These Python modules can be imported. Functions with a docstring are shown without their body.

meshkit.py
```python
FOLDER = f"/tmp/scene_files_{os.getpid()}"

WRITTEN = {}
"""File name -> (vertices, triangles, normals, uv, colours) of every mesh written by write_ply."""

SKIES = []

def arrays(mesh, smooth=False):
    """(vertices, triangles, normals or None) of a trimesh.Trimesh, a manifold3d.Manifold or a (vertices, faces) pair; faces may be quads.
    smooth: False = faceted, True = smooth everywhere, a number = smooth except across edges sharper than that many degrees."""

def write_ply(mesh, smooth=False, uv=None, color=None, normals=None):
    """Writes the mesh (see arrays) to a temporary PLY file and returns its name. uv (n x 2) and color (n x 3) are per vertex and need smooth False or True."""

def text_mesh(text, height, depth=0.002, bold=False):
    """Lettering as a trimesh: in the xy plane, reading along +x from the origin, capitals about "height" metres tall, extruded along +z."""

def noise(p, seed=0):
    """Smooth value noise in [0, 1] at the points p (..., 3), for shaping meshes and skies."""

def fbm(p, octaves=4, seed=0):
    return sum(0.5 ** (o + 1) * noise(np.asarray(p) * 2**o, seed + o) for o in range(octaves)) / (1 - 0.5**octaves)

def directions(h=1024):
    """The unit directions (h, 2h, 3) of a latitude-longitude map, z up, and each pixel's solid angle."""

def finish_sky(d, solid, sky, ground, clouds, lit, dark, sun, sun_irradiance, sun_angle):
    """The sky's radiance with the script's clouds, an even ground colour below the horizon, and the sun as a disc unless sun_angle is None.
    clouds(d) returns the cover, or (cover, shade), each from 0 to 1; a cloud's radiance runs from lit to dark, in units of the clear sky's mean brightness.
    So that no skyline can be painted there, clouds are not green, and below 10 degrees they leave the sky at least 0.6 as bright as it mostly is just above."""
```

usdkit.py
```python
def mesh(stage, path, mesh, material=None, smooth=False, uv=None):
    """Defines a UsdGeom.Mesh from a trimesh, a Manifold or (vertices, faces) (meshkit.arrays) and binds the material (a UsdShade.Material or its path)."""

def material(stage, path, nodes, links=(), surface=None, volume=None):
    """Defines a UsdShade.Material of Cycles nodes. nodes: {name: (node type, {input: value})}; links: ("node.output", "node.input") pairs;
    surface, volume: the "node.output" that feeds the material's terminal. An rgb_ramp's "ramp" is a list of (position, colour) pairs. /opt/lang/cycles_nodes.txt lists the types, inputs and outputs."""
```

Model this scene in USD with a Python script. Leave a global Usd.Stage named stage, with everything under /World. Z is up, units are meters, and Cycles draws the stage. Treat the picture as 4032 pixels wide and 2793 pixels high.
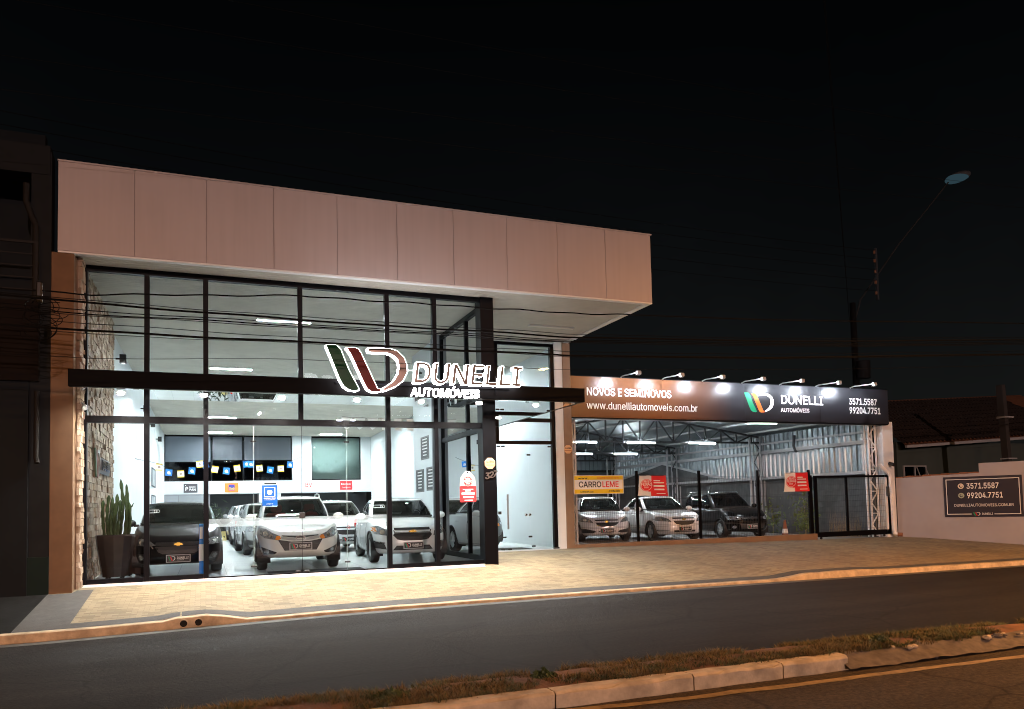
import math, random
import numpy as np
import trimesh
import usdkit, meshkit
from pxr import Usd, UsdGeom, UsdLux, UsdShade, Gf, Sdf, Vt
from shapely.geometry import Polygon, Point, box as sbox
from shapely.ops import unary_union
from scipy.interpolate import LinearNDInterpolator, PchipInterpolator

stage = Usd.Stage.CreateInMemory()
UsdGeom.SetStageUpAxis(stage, 'Z')
UsdGeom.SetStageMetersPerUnit(stage, 1.0)
UsdGeom.Xform.Define(stage, '/World')
UsdGeom.Scope.Define(stage, '/World/Looks')
R = random.Random(7)

# ------------------------------------------------------------------ camera
cam = UsdGeom.Camera.Define(stage, '/World/camera')
cam.CreateHorizontalApertureAttr(36.0)
cam.CreateVerticalApertureAttr(36.0 * 709 / 1024)
cam.CreateFocalLengthAttr(36.0 * 0.74728)
cam.CreateVerticalApertureOffsetAttr(36.0 * 0.10673)
cam.CreateClippingRangeAttr((0.05, 5000.0))
cam.CreateExposureAttr(0.0)
_r, _u, _f = (0.92866719, -0.37017708, -0.02337027), (0.00201765, -0.05796469, 0.99831659), (0.37090858, 0.92715102, 0.05308302)
CAM = (2.33179, -14.64792, 1.23611)
cam.AddTransformOp().Set(Gf.Matrix4d(*_r, 0, *_u, 0, -_f[0], -_f[1], -_f[2], 0, *CAM, 1))

# ------------------------------------------------------------------ sky and moon
SUN_EL, SUN_ROT = math.radians(-1.0), math.radians(200)
sky_mat = usdkit.material(stage, '/World/Looks/night_sky', {
    's': ('sky_texture', {'sky_type': 'single_scattering', 'sun_disc': False, 'sun_elevation': math.radians(4.0), 'sun_rotation': SUN_ROT}),
    'sc': ('vector_math', {'math_type': 'scale', 'scale': 0.006}),
    # faint town glow that thins with height, broken by thin cloud
    'tc': ('texture_coordinate', {}), 'xyz': ('separate_xyz', {}), 'mr': ('map_range', {'from_min': 0.02, 'from_max': 0.62, 'to_min': 1.0, 'to_max': 0.0, 'clamp': True}), 'pw': ('math', {'math_type': 'power', 'value2': 1.6}),
    'n': ('noise_texture', {'scale': 2.2, 'detail': 5.0, 'roughness': .6}), 'nr': ('map_range', {'from_min': .3, 'from_max': .7, 'to_min': .55, 'to_max': 1.25, 'clamp': True}), 'mu': ('math', {'math_type': 'multiply'}),
    'gc': ('vector_math', {'math_type': 'scale', 'vector1': (.056, .060, .066)}), 'ad': ('vector_math', {'math_type': 'add'}),
    'b': ('background_shader', {'strength': 0.12})},
    [('s.color', 'sc.vector1'), ('tc.generated', 'xyz.vector'), ('xyz.z', 'mr.value'), ('mr.result', 'pw.value1'), ('tc.generated', 'n.vector'), ('n.fac', 'nr.value'), ('pw.value', 'mu.value1'), ('nr.result', 'mu.value2'), ('mu.value', 'gc.scale'), ('sc.vector', 'ad.vector1'), ('gc.vector', 'ad.vector2'), ('ad.vector', 'b.color')], surface='b.background')
dome = UsdLux.DomeLight.Define(stage, '/World/sky')
UsdShade.MaterialBindingAPI.Apply(dome.GetPrim()).Bind(sky_mat)
dome.GetPrim().SetCustomDataByKey('kind', 'structure')
moon = UsdLux.DistantLight.Define(stage, '/World/moonlight')
moon.CreateIntensityAttr(0.002); moon.CreateAngleAttr(0.5); moon.CreateNormalizeAttr(True); moon.CreateColorAttr(Gf.Vec3f(1.0, .96, .9))
moon.AddRotateXYZOp().Set(Gf.Vec3f(50, 0, -20))

# lamp strengths (radiance)
L_LED, L_WALL, L_DOWN, L_TUBE, L_FLOOD, L_SIGN, L_STREET = 1600.0, 1300.0, 8200.0, 195.0, 1900.0, 16.0, 6000.0
C_COOL, C_SODIUM = (0.86, 0.96, 1.0), (1.0, 0.42, 0.11)

# ------------------------------------------------------------------ materials
LK = '/World/Looks/'
_made = {}


def pm(name, base, rough=0.5, metal=0.0, var=0.0, scale=3.0, bump=0.0, bscale=60.0, coat=0.0, spec=0.5, tint=None, bdist=0.02, detail=4.0):
    """plain principled; var = +-colour variation from noise; bump = fine relief"""
    if name in _made:
        return _made[name]
    n = {'p': ('principled_bsdf', {'base_color': base, 'roughness': rough, 'metallic': metal, 'coat_weight': coat, 'coat_roughness': 0.04, 'specular_ior_level': spec})}
    l = []
    if var or bump:
        n['g'] = ('geometry', {})
    if var:
        n['n'] = ('noise_texture', {'scale': scale, 'detail': detail, 'roughness': 0.6})
        b2 = tint or base
        lo = tuple(max(0, c * (1 - var)) for c in base)
        hi = tuple(min(1, c * (1 + var)) for c in b2)
        n['r'] = ('rgb_ramp', {'ramp': [(0.28, lo), (0.72, hi)]})
        l += [('g.position', 'n.vector'), ('n.fac', 'r.fac'), ('r.color', 'p.base_color')]
    if bump:
        n['bn'] = ('noise_texture', {'scale': bscale, 'detail': 3.0})
        n['b'] = ('bump', {'strength': bump, 'distance': bdist})
        l += [('g.position', 'bn.vector'), ('bn.fac', 'b.height'), ('b.normal', 'p.normal')]
    m = usdkit.material(stage, LK + name, n, l, surface='p.BSDF')
    _made[name] = m
    return m


def em(name, color, strength):
    if name in _made:
        return _made[name]
    _made[name] = usdkit.material(stage, LK + name, {'e': ('emission', {'color': color, 'strength': strength})}, surface='e.emission')
    return _made[name]


def glass(name, tint, ior=1.5, rough=0.0, gl=1.0):
    if name in _made:
        return _made[name]
    _made[name] = usdkit.material(stage, LK + name, {
        'f': ('fresnel', {'IOR': ior}), 't': ('transparent_bsdf', {'color': tint}), 'g': ('glossy_bsdf', {'color': (gl, gl, gl), 'roughness': rough}), 'm': ('mix_closure', {})},
        [('f.fac', 'm.fac'), ('t.BSDF', 'm.closure1'), ('g.BSDF', 'm.closure2')], surface='m.closure')
    return _made[name]


M = dict(
    fascia=None,
    trim=pm('white_trim', (.78, .78, .77), .4),
    frame=pm('black_aluminium', (.0022, .0022, .0034), .45, spec=.10),
    beam=pm('black_beam_paint', (.0018, .0014, .0014), .6, spec=.08),
    white=pm('white_wall_paint', (.66, .70, .72), .6, var=.03, scale=1.0),
    gray=pm('grey_wall_paint', (.22, .23, .25), .6, var=.06, scale=1.0),
    darkback=pm('dark_backing_paint', (.02, .022, .026), .7),
    slat=pm('ceiling_slat_pvc', (.52, .485, .42), .55, spec=.2, var=.08, scale=2.0),
    tan=pm('tan_render', (.21, .135, .085), .8, var=.15, scale=2.0, bump=.15, bscale=90, bdist=.004),
    stone=None,
    chrome=pm('chrome', (.75, .75, .76), .12, 1.0), letterface=pm('tinted_chrome_face', (.26, .205, .185), .3, 1.0),  # chrome letter faces, brown reflection mixed into the base colour
    steel=pm('brushed_steel', (.5, .48, .45), .3, 1.0),
    galv=pm('galvanised_sheet', (.30, .35, .37), .40, .8, var=.08, scale=1.5),
    darksteel=pm('dark_painted_steel', (.05, .055, .06), .45),
    greysteel=pm('grey_painted_steel', (.42, .43, .44), .45, var=.06),
    blackplastic=pm('black_plastic', (.012, .012, .012), .45),
    rubber=pm('tyre_rubber', (.016, .016, .016), .8),
    wire=pm('cable_sheath', (.004, .004, .004), .7, spec=.1),
    concrete=pm('concrete', (.30, .28, .26), .85, var=.18, scale=2.5, bump=.2, bscale=40, bdist=.01),
    kerbc=pm('kerb_concrete', (.46, .37, .25), .85, var=.38, scale=4.5, bump=.3, bscale=40, bdist=.01),
    white_paint=pm('white_enamel', (.8, .8, .8), .35),
    red=pm('red_vinyl', (.70, .025, .03), .4), orange=pm('orange_vinyl', (.85, .17, .015), .4), blue=pm('blue_vinyl', (.01, .22, .70), .4),
    yellow=pm('yellow_vinyl', (.80, .58, .015), .4), whitev=pm('white_vinyl', (.80, .80, .78), .4), blackv=pm('black_vinyl', (.015, .015, .017), .4),
    navy=pm('navy_vinyl', (.02, .02, .22), .4), green=pm('green_vinyl', (.0, .28, .12), .4), gold=pm('gold_badge', (.75, .50, .10), .25, .8),
    charcoal=pm('charcoal_board', (.055, .06, .068), .4), cream=pm('cream_card', (.75, .68, .55), .5), peach=pm('peach_plate', (.62, .38, .20), .5),
    led=em('led_lamp', C_COOL, L_LED), wallspot=em('wall_spot_lamp', C_COOL, L_WALL), down=em('downlight_lamp', (1, .95, .86), L_DOWN),
    tube=em('tube_lamp', (.88, .96, 1.0), L_TUBE), flood=em('floodlight_lamp', (.80, .88, 1.0), L_FLOOD), halo=em('halo_acrylic', (.95, .95, 1.0), L_SIGN),
    sodium=em('sodium_lamp', C_SODIUM, L_STREET), sodium_dim=em('dim_sodium_lamp', C_SODIUM, L_STREET * .45), warmlamp=em('added_warm_lamp', (1.0, .63, .54), 72000.0), farlamp=em('distant_lamp', (.38, .78, 1.0), .06),  # left sodium lamp set weaker than the right one; warm lamp added for fascia
    pane=glass('clear_glass', (.93, .97, .96), 1.36, 0.0, .7), carglass=glass('tinted_car_glass', (.34, .40, .37), 1.52), darkglass=glass('dark_tinted_glass', (.40, .44, .50), 1.42),
    darkened_paint=pm('darkened_grey_paint', (.012, .015, .018), .8, var=.15, scale=1.5, spec=.1),  # neighbour tones, gloom worked into near-black colours
    shutter=pm('darkened_green_shutter', (.007, .017, .015), .7, var=.15, scale=3, spec=.15),
    lintel=pm('darkened_brown_render', (.009, .007, .0068), .9, var=.12, spec=.1),
    cactus=pm('cactus_skin', (.045, .075, .022), .6, var=.35, scale=9, bump=.2, bscale=40),
    pot=pm('dark_clay_pot', (.035, .022, .018), .35, var=.25, scale=5),
    soil=pm('soil', (.10, .055, .03), .95, var=.3, scale=6, bump=.5, bscale=50),
    terracotta=pm('terracotta', (.24, .10, .05), .8, var=.25, scale=6),
    housewall=pm('house_render', (.06, .08, .072), .85, var=.10, scale=1.0),
    pinkwall=pm('pale_wall_render', (.345, .335, .365), .8, var=.06, scale=1.2, bump=.12, bscale=60, bdist=.004),
    mat=pm('door_mat', (.02, .022, .024), .9),
    seat=pm('car_upholstery', (.03, .03, .032), .85), seatred=pm('red_upholstery', (.5, .06, .06), .8),
    cladding=pm('dark_cladding', (.025, .024, .024), .55),
    lampbody=pm('headlamp_shell', (.30, .32, .34), .12, .5, var=.5, scale=24, coat=1.0), lampchrome=pm('headlamp_reflector', (.85, .87, .9), .06, 1.0), amber=pm('amber_lens', (.7, .22, .03), .2, coat=1.0),
    taillens=pm('tail_lens', (.5, .01, .01), .2, coat=1.0), alloy=pm('alloy_rim', (.78, .79, .80), .35, .55),
    leaf=pm('shrub_leaf', (.10, .14, .025), .55, var=.5, scale=6), stalk=pm('dry_stalk', (.32, .25, .13), .8, var=.3, scale=8),
    picture=pm('framed_print', (.30, .32, .34), .5, var=.6, scale=2.2),
    lot=pm('lot_concrete', (.22, .22, .22), .75, var=.2, scale=1.2), masonry=pm('old_masonry', (.085, .09, .092), .9, var=.25, scale=2.5, bump=.3, bscale=30),
    dust=pm('dust_line', (.30, .22, .12), .9, var=.4, scale=9), rubble=pm('rubble', (.12, .10, .085), .9, var=.4, scale=9),
)

M['fascia'] = usdkit.material(stage, LK + 'fascia_composite', {
    'g': ('geometry', {}), 'm1': ('mapping', {'scale': (9, 1, .5)}), 'n1': ('noise_texture', {'scale': 1.0, 'detail': 5.0}), 'n2': ('noise_texture', {'scale': .55, 'detail': 5.0, 'roughness': .6}), 'ad': ('math', {'math_type': 'multiply_add', 'value2': .45, 'value3': 0.0}), 'ad2': ('math', {'math_type': 'multiply_add', 'value2': .55}),
    'r': ('rgb_ramp', {'ramp': [(.25, (.42, .375, .37)), (.5, (.475, .425, .425)), (.75, (.51, .46, .46))]}), 'wn': ('noise_texture', {'scale': 1.6, 'detail': 2.0}), 'b': ('bump', {'strength': .12, 'distance': .03}), 'p': ('principled_bsdf', {'roughness': .5, 'specular_ior_level': .3})},
    [('g.position', 'm1.vector'), ('m1.vector', 'n1.vector'), ('g.position', 'n2.vector'), ('n1.fac', 'ad.value1'), ('n2.fac', 'ad2.value1'), ('ad.value', 'ad2.value3'), ('ad2.value', 'r.fac'), ('r.color', 'p.base_color'), ('g.position', 'wn.vector'), ('wn.fac', 'b.height'), ('b.normal', 'p.normal')], surface='p.BSDF')
# stone cladding: each stone takes its own tone
M['stone'] = usdkit.material(stage, LK + 'split_stone', {
    'g': ('geometry', {}), 'v': ('voronoi_texture', {'scale': 4.2}), 'sx': ('separate_color', {}), 'r': ('rgb_ramp', {'ramp': [(0, (.20, .13, .085)), (.5, (.33, .245, .175)), (1, (.46, .37, .29))]}),
    'n': ('noise_texture', {'scale': 35.0, 'detail': 4.0}), 'b': ('bump', {'strength': .5, 'distance': .012}), 'p': ('principled_bsdf', {'roughness': .85})},
    [('g.position', 'v.vector'), ('v.color', 'sx.color'), ('sx.r', 'r.fac'), ('r.color', 'p.base_color'), ('g.position', 'n.vector'), ('n.fac', 'b.height'), ('b.normal', 'p.normal')], surface='p.BSDF')
# polished showroom floor tiles with thin grout lines
M['floor'] = usdkit.material(stage, LK + 'polished_tile', {
    'g': ('geometry', {}), 'k': ('brick_texture', {'offset': 0.0, 'scale': 1.0, 'brick_width': .9, 'row_height': .9, 'mortar_size': .004, 'color1': (.74, .77, .76), 'color2': (.70, .73, .725), 'mortar': (.45, .47, .47)}),
    'p': ('principled_bsdf', {'roughness': .16, 'specular_ior_level': .22})}, [('g.position', 'k.vector'), ('k.color', 'p.base_color')], surface='p.BSDF')
# pavement: small split-stone setts of mixed tan
M['paving'] = usdkit.material(stage, LK + 'paving_setts', {
    'g': ('geometry', {}), 'k': ('brick_texture', {'scale': 1.0, 'brick_width': .16, 'row_height': .08, 'mortar_size': .004, 'mortar_smooth': .3, 'bias': -.42, 'color1': (.275, .220, .135), 'color2': (.115, .080, .045), 'mortar': (.17, .135, .085)}),
    'n': ('noise_texture', {'scale': .9, 'detail': 5.0}), 'r': ('rgb_ramp', {'ramp': [(.3, (.72, .72, .72)), (.7, (1.08, 1.05, 1.0))]}), 'mx': ('mix', {'mix_type': 'multiply', 'fac': 1.0}),
    'w': ('white_noise_texture', {}), 'bn': ('noise_texture', {'scale': 30.0, 'detail': 4.0}), 'b': ('bump', {'strength': .5, 'distance': .012}), 'p': ('principled_bsdf', {'roughness': .8})},
    [('g.position', 'k.vector'), ('g.position', 'n.vector'), ('n.fac', 'r.fac'), ('k.color', 'mx.color1'), ('r.color', 'mx.color2'), ('mx.color', 'p.base_color'), ('g.position', 'bn.vector'), ('bn.fac', 'b.height'), ('b.normal', 'p.normal')], surface='p.BSDF')
M['border'] = pm('grey_paving_border', (.062, .060, .058), .85, var=.2, scale=7, bump=.3, bscale=40)
M['threshold'] = pm('pale_granite_strip', (.52, .45, .44), .6, var=.1, scale=12)
# asphalt with worn tracks, patches, hairline cracks and coarse grain
def asphalt(name, lo, mid, hi, seed):
    return usdkit.material(stage, LK + name, {
        'g': ('geometry', {}), 'mp': ('mapping', {'scale': (.10, .85, 1), 'location': (seed, 0, 0)}), 'n': ('noise_texture', {'scale': 1.0, 'detail': 7.0, 'roughness': .68}), 'r': ('rgb_ramp', {'ramp': [(.30, lo), (.5, mid), (.72, hi)]}),
        'f': ('noise_texture', {'scale': 24.0, 'detail': 6.0, 'roughness': .75}), 'b': ('bump', {'strength': .8, 'distance': .015}), 'fr': ('rgb_ramp', {'ramp': [(.32, (.45, .45, .45)), (.5, (1, 1, 1)), (.70, (1.7, 1.65, 1.6))]}), 'mx': ('mix', {'mix_type': 'multiply', 'fac': 1.0}),
        'wn': ('noise_texture', {'scale': 1.3, 'detail': 3.0}), 'va': ('vector_math', {'math_type': 'multiply_add', 'vector2': (.5, .5, 0)}), 'v': ('voronoi_texture', {'feature': 'distance_to_edge', 'scale': .42}), 'cr': ('rgb_ramp', {'ramp': [(0, (.35, .33, .32)), (.006, (.6, .58, .56)), (.013, (1, 1, 1))]}), 'mc': ('mix', {'mix_type': 'multiply', 'fac': .8}),
        'p': ('principled_bsdf', {'roughness': .85, 'specular_ior_level': .18})},
        [('g.position', 'mp.vector'), ('mp.vector', 'n.vector'), ('n.fac', 'r.fac'), ('g.position', 'f.vector'), ('f.fac', 'b.height'), ('f.fac', 'fr.fac'), ('r.color', 'mx.color1'), ('fr.color', 'mx.color2'),
         ('g.position', 'wn.vector'), ('wn.color', 'va.vector1'), ('g.position', 'va.vector3'), ('va.vector', 'v.vector'), ('v.distance', 'cr.fac'), ('mx.color', 'mc.color1'), ('cr.color', 'mc.color2'), ('mc.color', 'p.base_color'), ('b.normal', 'p.normal')], surface='p.BSDF')


M['asphalt'] = asphalt('asphalt', (.007, .0062, .0062), (.0135, .0118, .0114), (.027, .0235, .0215), 0.0)
M['asphalt_near'] = asphalt('dusty_asphalt', (.035, .027, .020), (.055, .043, .033), (.085, .066, .050), 7.3)
# long glossy sign face: brown running into near-black along its length (x)
M['signface'] = usdkit.material(stage, LK + 'sign_face', {
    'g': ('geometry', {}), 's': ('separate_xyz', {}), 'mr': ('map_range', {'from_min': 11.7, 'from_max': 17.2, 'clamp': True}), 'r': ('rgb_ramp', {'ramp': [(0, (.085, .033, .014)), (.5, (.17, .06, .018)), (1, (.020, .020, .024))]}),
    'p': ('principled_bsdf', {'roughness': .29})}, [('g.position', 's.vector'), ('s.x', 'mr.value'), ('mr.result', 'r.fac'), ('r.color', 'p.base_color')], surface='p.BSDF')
# frosted safety band on the glass doors
M['frost'] = usdkit.material(stage, LK + 'frosted_band', {'d': ('diffuse_bsdf', {'color': (.40, .46, .49)}), 'tr': ('translucent_bsdf', {'color': (.55, .60, .62)}), 'a': ('add_closure', {}), 't': ('transparent_bsdf', {}), 'm': ('mix_closure', {'fac': .35})},
    [('d.BSDF', 'a.closure1'), ('tr.BSDF', 'a.closure2'), ('a.closure', 'm.closure2'), ('t.BSDF', 'm.closure1')], surface='m.closure')


def paint(name, base, metal=0.0, rough=.35):
    return pm(name, base, rough, metal, coat=1.0 if max(base) > .05 else .3, spec=.5 if max(base) > .05 else .1)


# ------------------------------------------------------------------ scene helpers
_count = {}


def numbered(parent, name):
    n = _count.get((parent, name), 0)
    _count[(parent, name)] = n + 1
    return name if n == 0 else f'{name}_{n:03d}'


def tagp(prim, label=None, cat=None, group=None, kind=None):
    for k_, v_ in (('label', label), ('category', cat), ('group', group), ('kind', kind)):
        if v_:
            prim.SetCustomDataByKey(k_, v_)


def thing(name, label, cat, group=None, loc=(0, 0, 0), rz=0.0):
    p = '/World/' + numbered('/World', name)
    x = UsdGeom.Xform.Define(stage, p)
    x.AddTranslateOp().Set(Gf.Vec3d(*map(float, loc)))
    if rz:
        x.AddRotateZOp().Set(float(rz))
    tagp(x.GetPrim(), label, cat, group)
    return p


def part(parent, name, mesh, mat, smooth=False, label=None, kind=None):
    p = parent + '/' + numbered(parent, name)
    m = usdkit.mesh(stage, p, mesh, mat, smooth)
    tagp(m.GetPrim(), label, None, None, kind)
    return p


def top(name, mesh, mat, label, cat, group=None, kind=None, smooth=False):
    p = part('/World', name, mesh, mat, smooth)
    tagp(stage.GetPrimAtPath(p), label, cat, group, kind)
    return p


def struct(name, mesh, mat, smooth=False):
    p = part('/World', name, mesh, mat, smooth)
    tagp(stage.GetPrimAtPath(p), None, None, None, 'structure')
    return p


def copy_of(src, name, label, loc, rz=0.0, group=None, cat=None):
    p = '/World/' + numbered('/World', name)
    x = UsdGeom.Xform.Define(stage, p)
    x.GetPrim().GetReferences().AddInternalReference(src)
    x.ClearXformOpOrder()
    x.GetPrim().SetInstanceable(True)
    x.AddTranslateOp().Set(Gf.Vec3d(*map(float, loc)))
    if rz:
        x.AddRotateZOp().Set(float(rz))
    tagp(x.GetPrim(), label, cat, group)
    return p


# ------------------------------------------------------------------ mesh helpers
cat_ = trimesh.util.concatenate


def bx(x0, x1, y0, y1, z0, z1, bev=0.0):
    if bev:
        b = min(bev, (x1 - x0) / 2.5, (y1 - y0) / 2.5, (z1 - z0) / 2.5)
        c = []
        for sx, sy, sz in np.ndindex(2, 2, 2):
            X, Y_, Z = (x0, x1)[sx], (y0, y1)[sy], (z0, z1)[sz]
            dx, dy, dz = b * (1 - 2 * sx), b * (1 - 2 * sy), b * (1 - 2 * sz)
            c += [(X + dx, Y_ + dy, Z), (X + dx, Y_, Z + dz), (X, Y_ + dy, Z + dz)]
        return trimesh.convex.convex_hull(np.array(c))
    m = trimesh.creation.box((x1 - x0, y1 - y0, z1 - z0))
    m.apply_translation(((x0 + x1) / 2, (y0 + y1) / 2, (z0 + z1) / 2))
    return m


def bar(a, b, w, h=None, up=(0, 0, 1)):
    """square bar from a to b"""
    a, b = np.asarray(a, float), np.asarray(b, float)
    d = b - a; L = np.linalg.norm(d); d /= L
    u = np.cross(up, d)
    if np.linalg.norm(u) < 1e-6:
        u = np.cross((1, 0, 0), d)
    u /= np.linalg.norm(u); v = np.cross(d, u)
    m = trimesh.creation.box((w, h or w, L))
    T = np.eye(4); T[:3, 0], T[:3, 1], T[:3, 2], T[:3, 3] = u, v, d, (a + b) / 2
    m.apply_transform(T)
    return m


def tube(pts, r, n=8, caps=True):
    pts = np.asarray(pts, float)
    rr_ = np.broadcast_to(np.asarray(r, float), (len(pts),))
    t = np.gradient(pts, axis=0); t /= np.linalg.norm(t, axis=1)[:, None]
    ref = np.array((0, 0, 1.0)) if abs(t[:, 2]).mean() < .8 else np.array((1.0, 0, 0))
    u = np.cross(t, ref); u /= np.linalg.norm(u, axis=1)[:, None]
    v = np.cross(t, u)
    a = np.arange(n) / n * 2 * np.pi
    V = (pts[:, None] + rr_[:, None, None] * (u[:, None] * np.cos(a)[None, :, None] + v[:, None] * np.sin(a)[None, :, None])).reshape(-1, 3)
    F = []
    for i in range(len(pts) - 1):
        for j in range(n):
            p, q_ = i * n + j, i * n + (j + 1) % n
            F += [(p, q_, q_ + n), (p, q_ + n, p + n)]
    if caps:
        V = np.vstack([V, pts[:1], pts[-1:]])
        c0, c1, o = len(V) - 2, len(V) - 1, (len(pts) - 1) * n
        for j in range(n):
            F += [(c0, (j + 1) % n, j), (c1, o + j, o + (j + 1) % n)]
    m = trimesh.Trimesh(V, F, process=False)
    if m.volume < 0:
        m.invert()
    return m


def lathe(prof, n=24):
    m = trimesh.creation.revolve(np.asarray(prof, float), sections=n)
    if m.volume < 0:
        m.invert()
    return m


def place(mesh, o, u=(1, 0, 0), v=(0, 0, 1)):
    u, v, o = np.asarray(u, float), np.asarray(v, float), np.asarray(o, float)
    T = np.eye(4); T[:3, 0], T[:3, 1], T[:3, 2], T[:3, 3] = u, v, np.cross(u, v), o
    m = mesh.copy(); m.apply_transform(T)
    return m


def ext(poly, d):
    polys = getattr(poly, 'geoms', [poly])
    return cat_([trimesh.creation.extrude_polygon(g, d, engine='earcut') for g in polys if g.area > 1e-8])


def rr(x0, y0, x1, y1, r):
    return sbox(x0 + r, y0 + r, x1 - r, y1 - r).buffer(r, 6)


def txt(s, h, d=.003, bold=False, shear=0.0, width=None, squeeze=1.0):
    m = meshkit.text_mesh(s, h, d, bold)
    m.vertices[:, 0] *= squeeze
    if width:
        m.vertices[:, 0] *= width / max(1e-6, m.vertices[:, 0].max())
    if shear:
        m.vertices[:, 0] += shear * m.vertices[:, 1]
    return m


def at(mesh, x, y, z=0.0):
    m = mesh.copy(); m.apply_translation((x, y, z))
    return m


def grid(xs, ys, zf):
    X, Y_ = np.meshgrid(xs, ys, indexing='ij')
    Z = zf(X, Y_)
    V = np.stack([X, Y_, Z], -1).reshape(-1, 3)
    n, m = len(xs), len(ys)
    i, j = np.meshgrid(np.arange(n - 1), np.arange(m - 1), indexing='ij')
    a = (i * m + j).ravel()
    return V, np.stack([a, a + m, a + m + 1, a + 1], 1)


# ================================================================== GROUND AND STREET
ROAD = -0.45
KX = [-60, -6, 0, 2, 5, 10, 14, 20, 26, 45, 90]
KY = [-2.8, -2.75, -2.72, -2.45, -2.1, -2.08, -2.2, -2.45, -2.7, -3.0, -3.2]
yc = PchipInterpolator(KX, KY)
kerb_top = lambda x: np.interp(x, [-60, 1.75, 1.92, 2.32, 2.62, 2.9, 13.2, 13.8, 15.4, 15.9, 90], [-.325, -.325, -.285, -.285, -.33, -.395, -.395, -.32, -.315, -.345, -.345])
zback = lambda x: np.interp(x, [-60, 12, 22, 24, 26.5, 60], [0, 0, -.125, -.15, -.58, -.7])
ytop = lambda x: np.interp(x, [-60, 7.9, 10.5, 24, 26.5], [.68, .68, 2.8, 3.6, 1.2])


def zside(x, y):
    """height of the pavement"""
    y0 = yc(x) + .14
    t = np.clip((y - y0) / (ytop(x) - y0), 0, 1)
    return kerb_top(x) + (zback(x) - kerb_top(x)) * t


struct('ground', bx(-250, 300, -250, 350, ROAD - .6, ROAD - .02), pm('dark_earth', (.05, .042, .035), .95, var=.3, scale=.6))
struct('road', bx(-120, 160, -8.2, 0, ROAD - .015, ROAD), M['asphalt'])
struct('near_road', bx(-120, 160, -60, -8.2, ROAD - .015, ROAD), M['asphalt_near'])


def side_patch(x0, x1, ybk, nx, ny=60, y_off=.14):
    xs = np.linspace(x0, x1, nx)
    V = []
    for x in xs:
        a, b = float(yc(x)) + y_off, float(ybk(x) if callable(ybk) else ybk)
        for y in np.linspace(a, b, ny):
            V.append((x, y, float(zside(x, y))))
    i, j = np.meshgrid(np.arange(nx - 1), np.arange(ny - 1), indexing='ij')
    a = (i * ny + j).ravel()
    return np.array(V), np.stack([a, a + ny, a + ny + 1, a + 1], 1)


def joinq(*vf):
    V, F, o = [], [], 0
    for v, f in vf:
        V.append(v); F.append(f + o); o += len(v)
    return np.vstack(V), np.vstack(F)


wall_y = lambda x: 4.5 - 1.732 * (x - 23.9)
struct('pavement', joinq(side_patch(-.1, 8.06, .9, 60), side_patch(8.06, 11.74, 4.60, 30), side_patch(11.74, 23.9, 4.52, 80), side_patch(23.9, 26.9, lambda x: wall_y(x) + .05, 24), side_patch(26.9, 50, -.3, 30)), M['paving'], True)
struct('neighbour_pavement', side_patch(-40, -.1, .6, 60), pm('darkened_pavement_concrete', (.010, .010, .010), .9, var=.25, spec=.1, scale=2.5, bump=.2, bscale=40))  # darkness of this stretch is put into its colour


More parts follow.
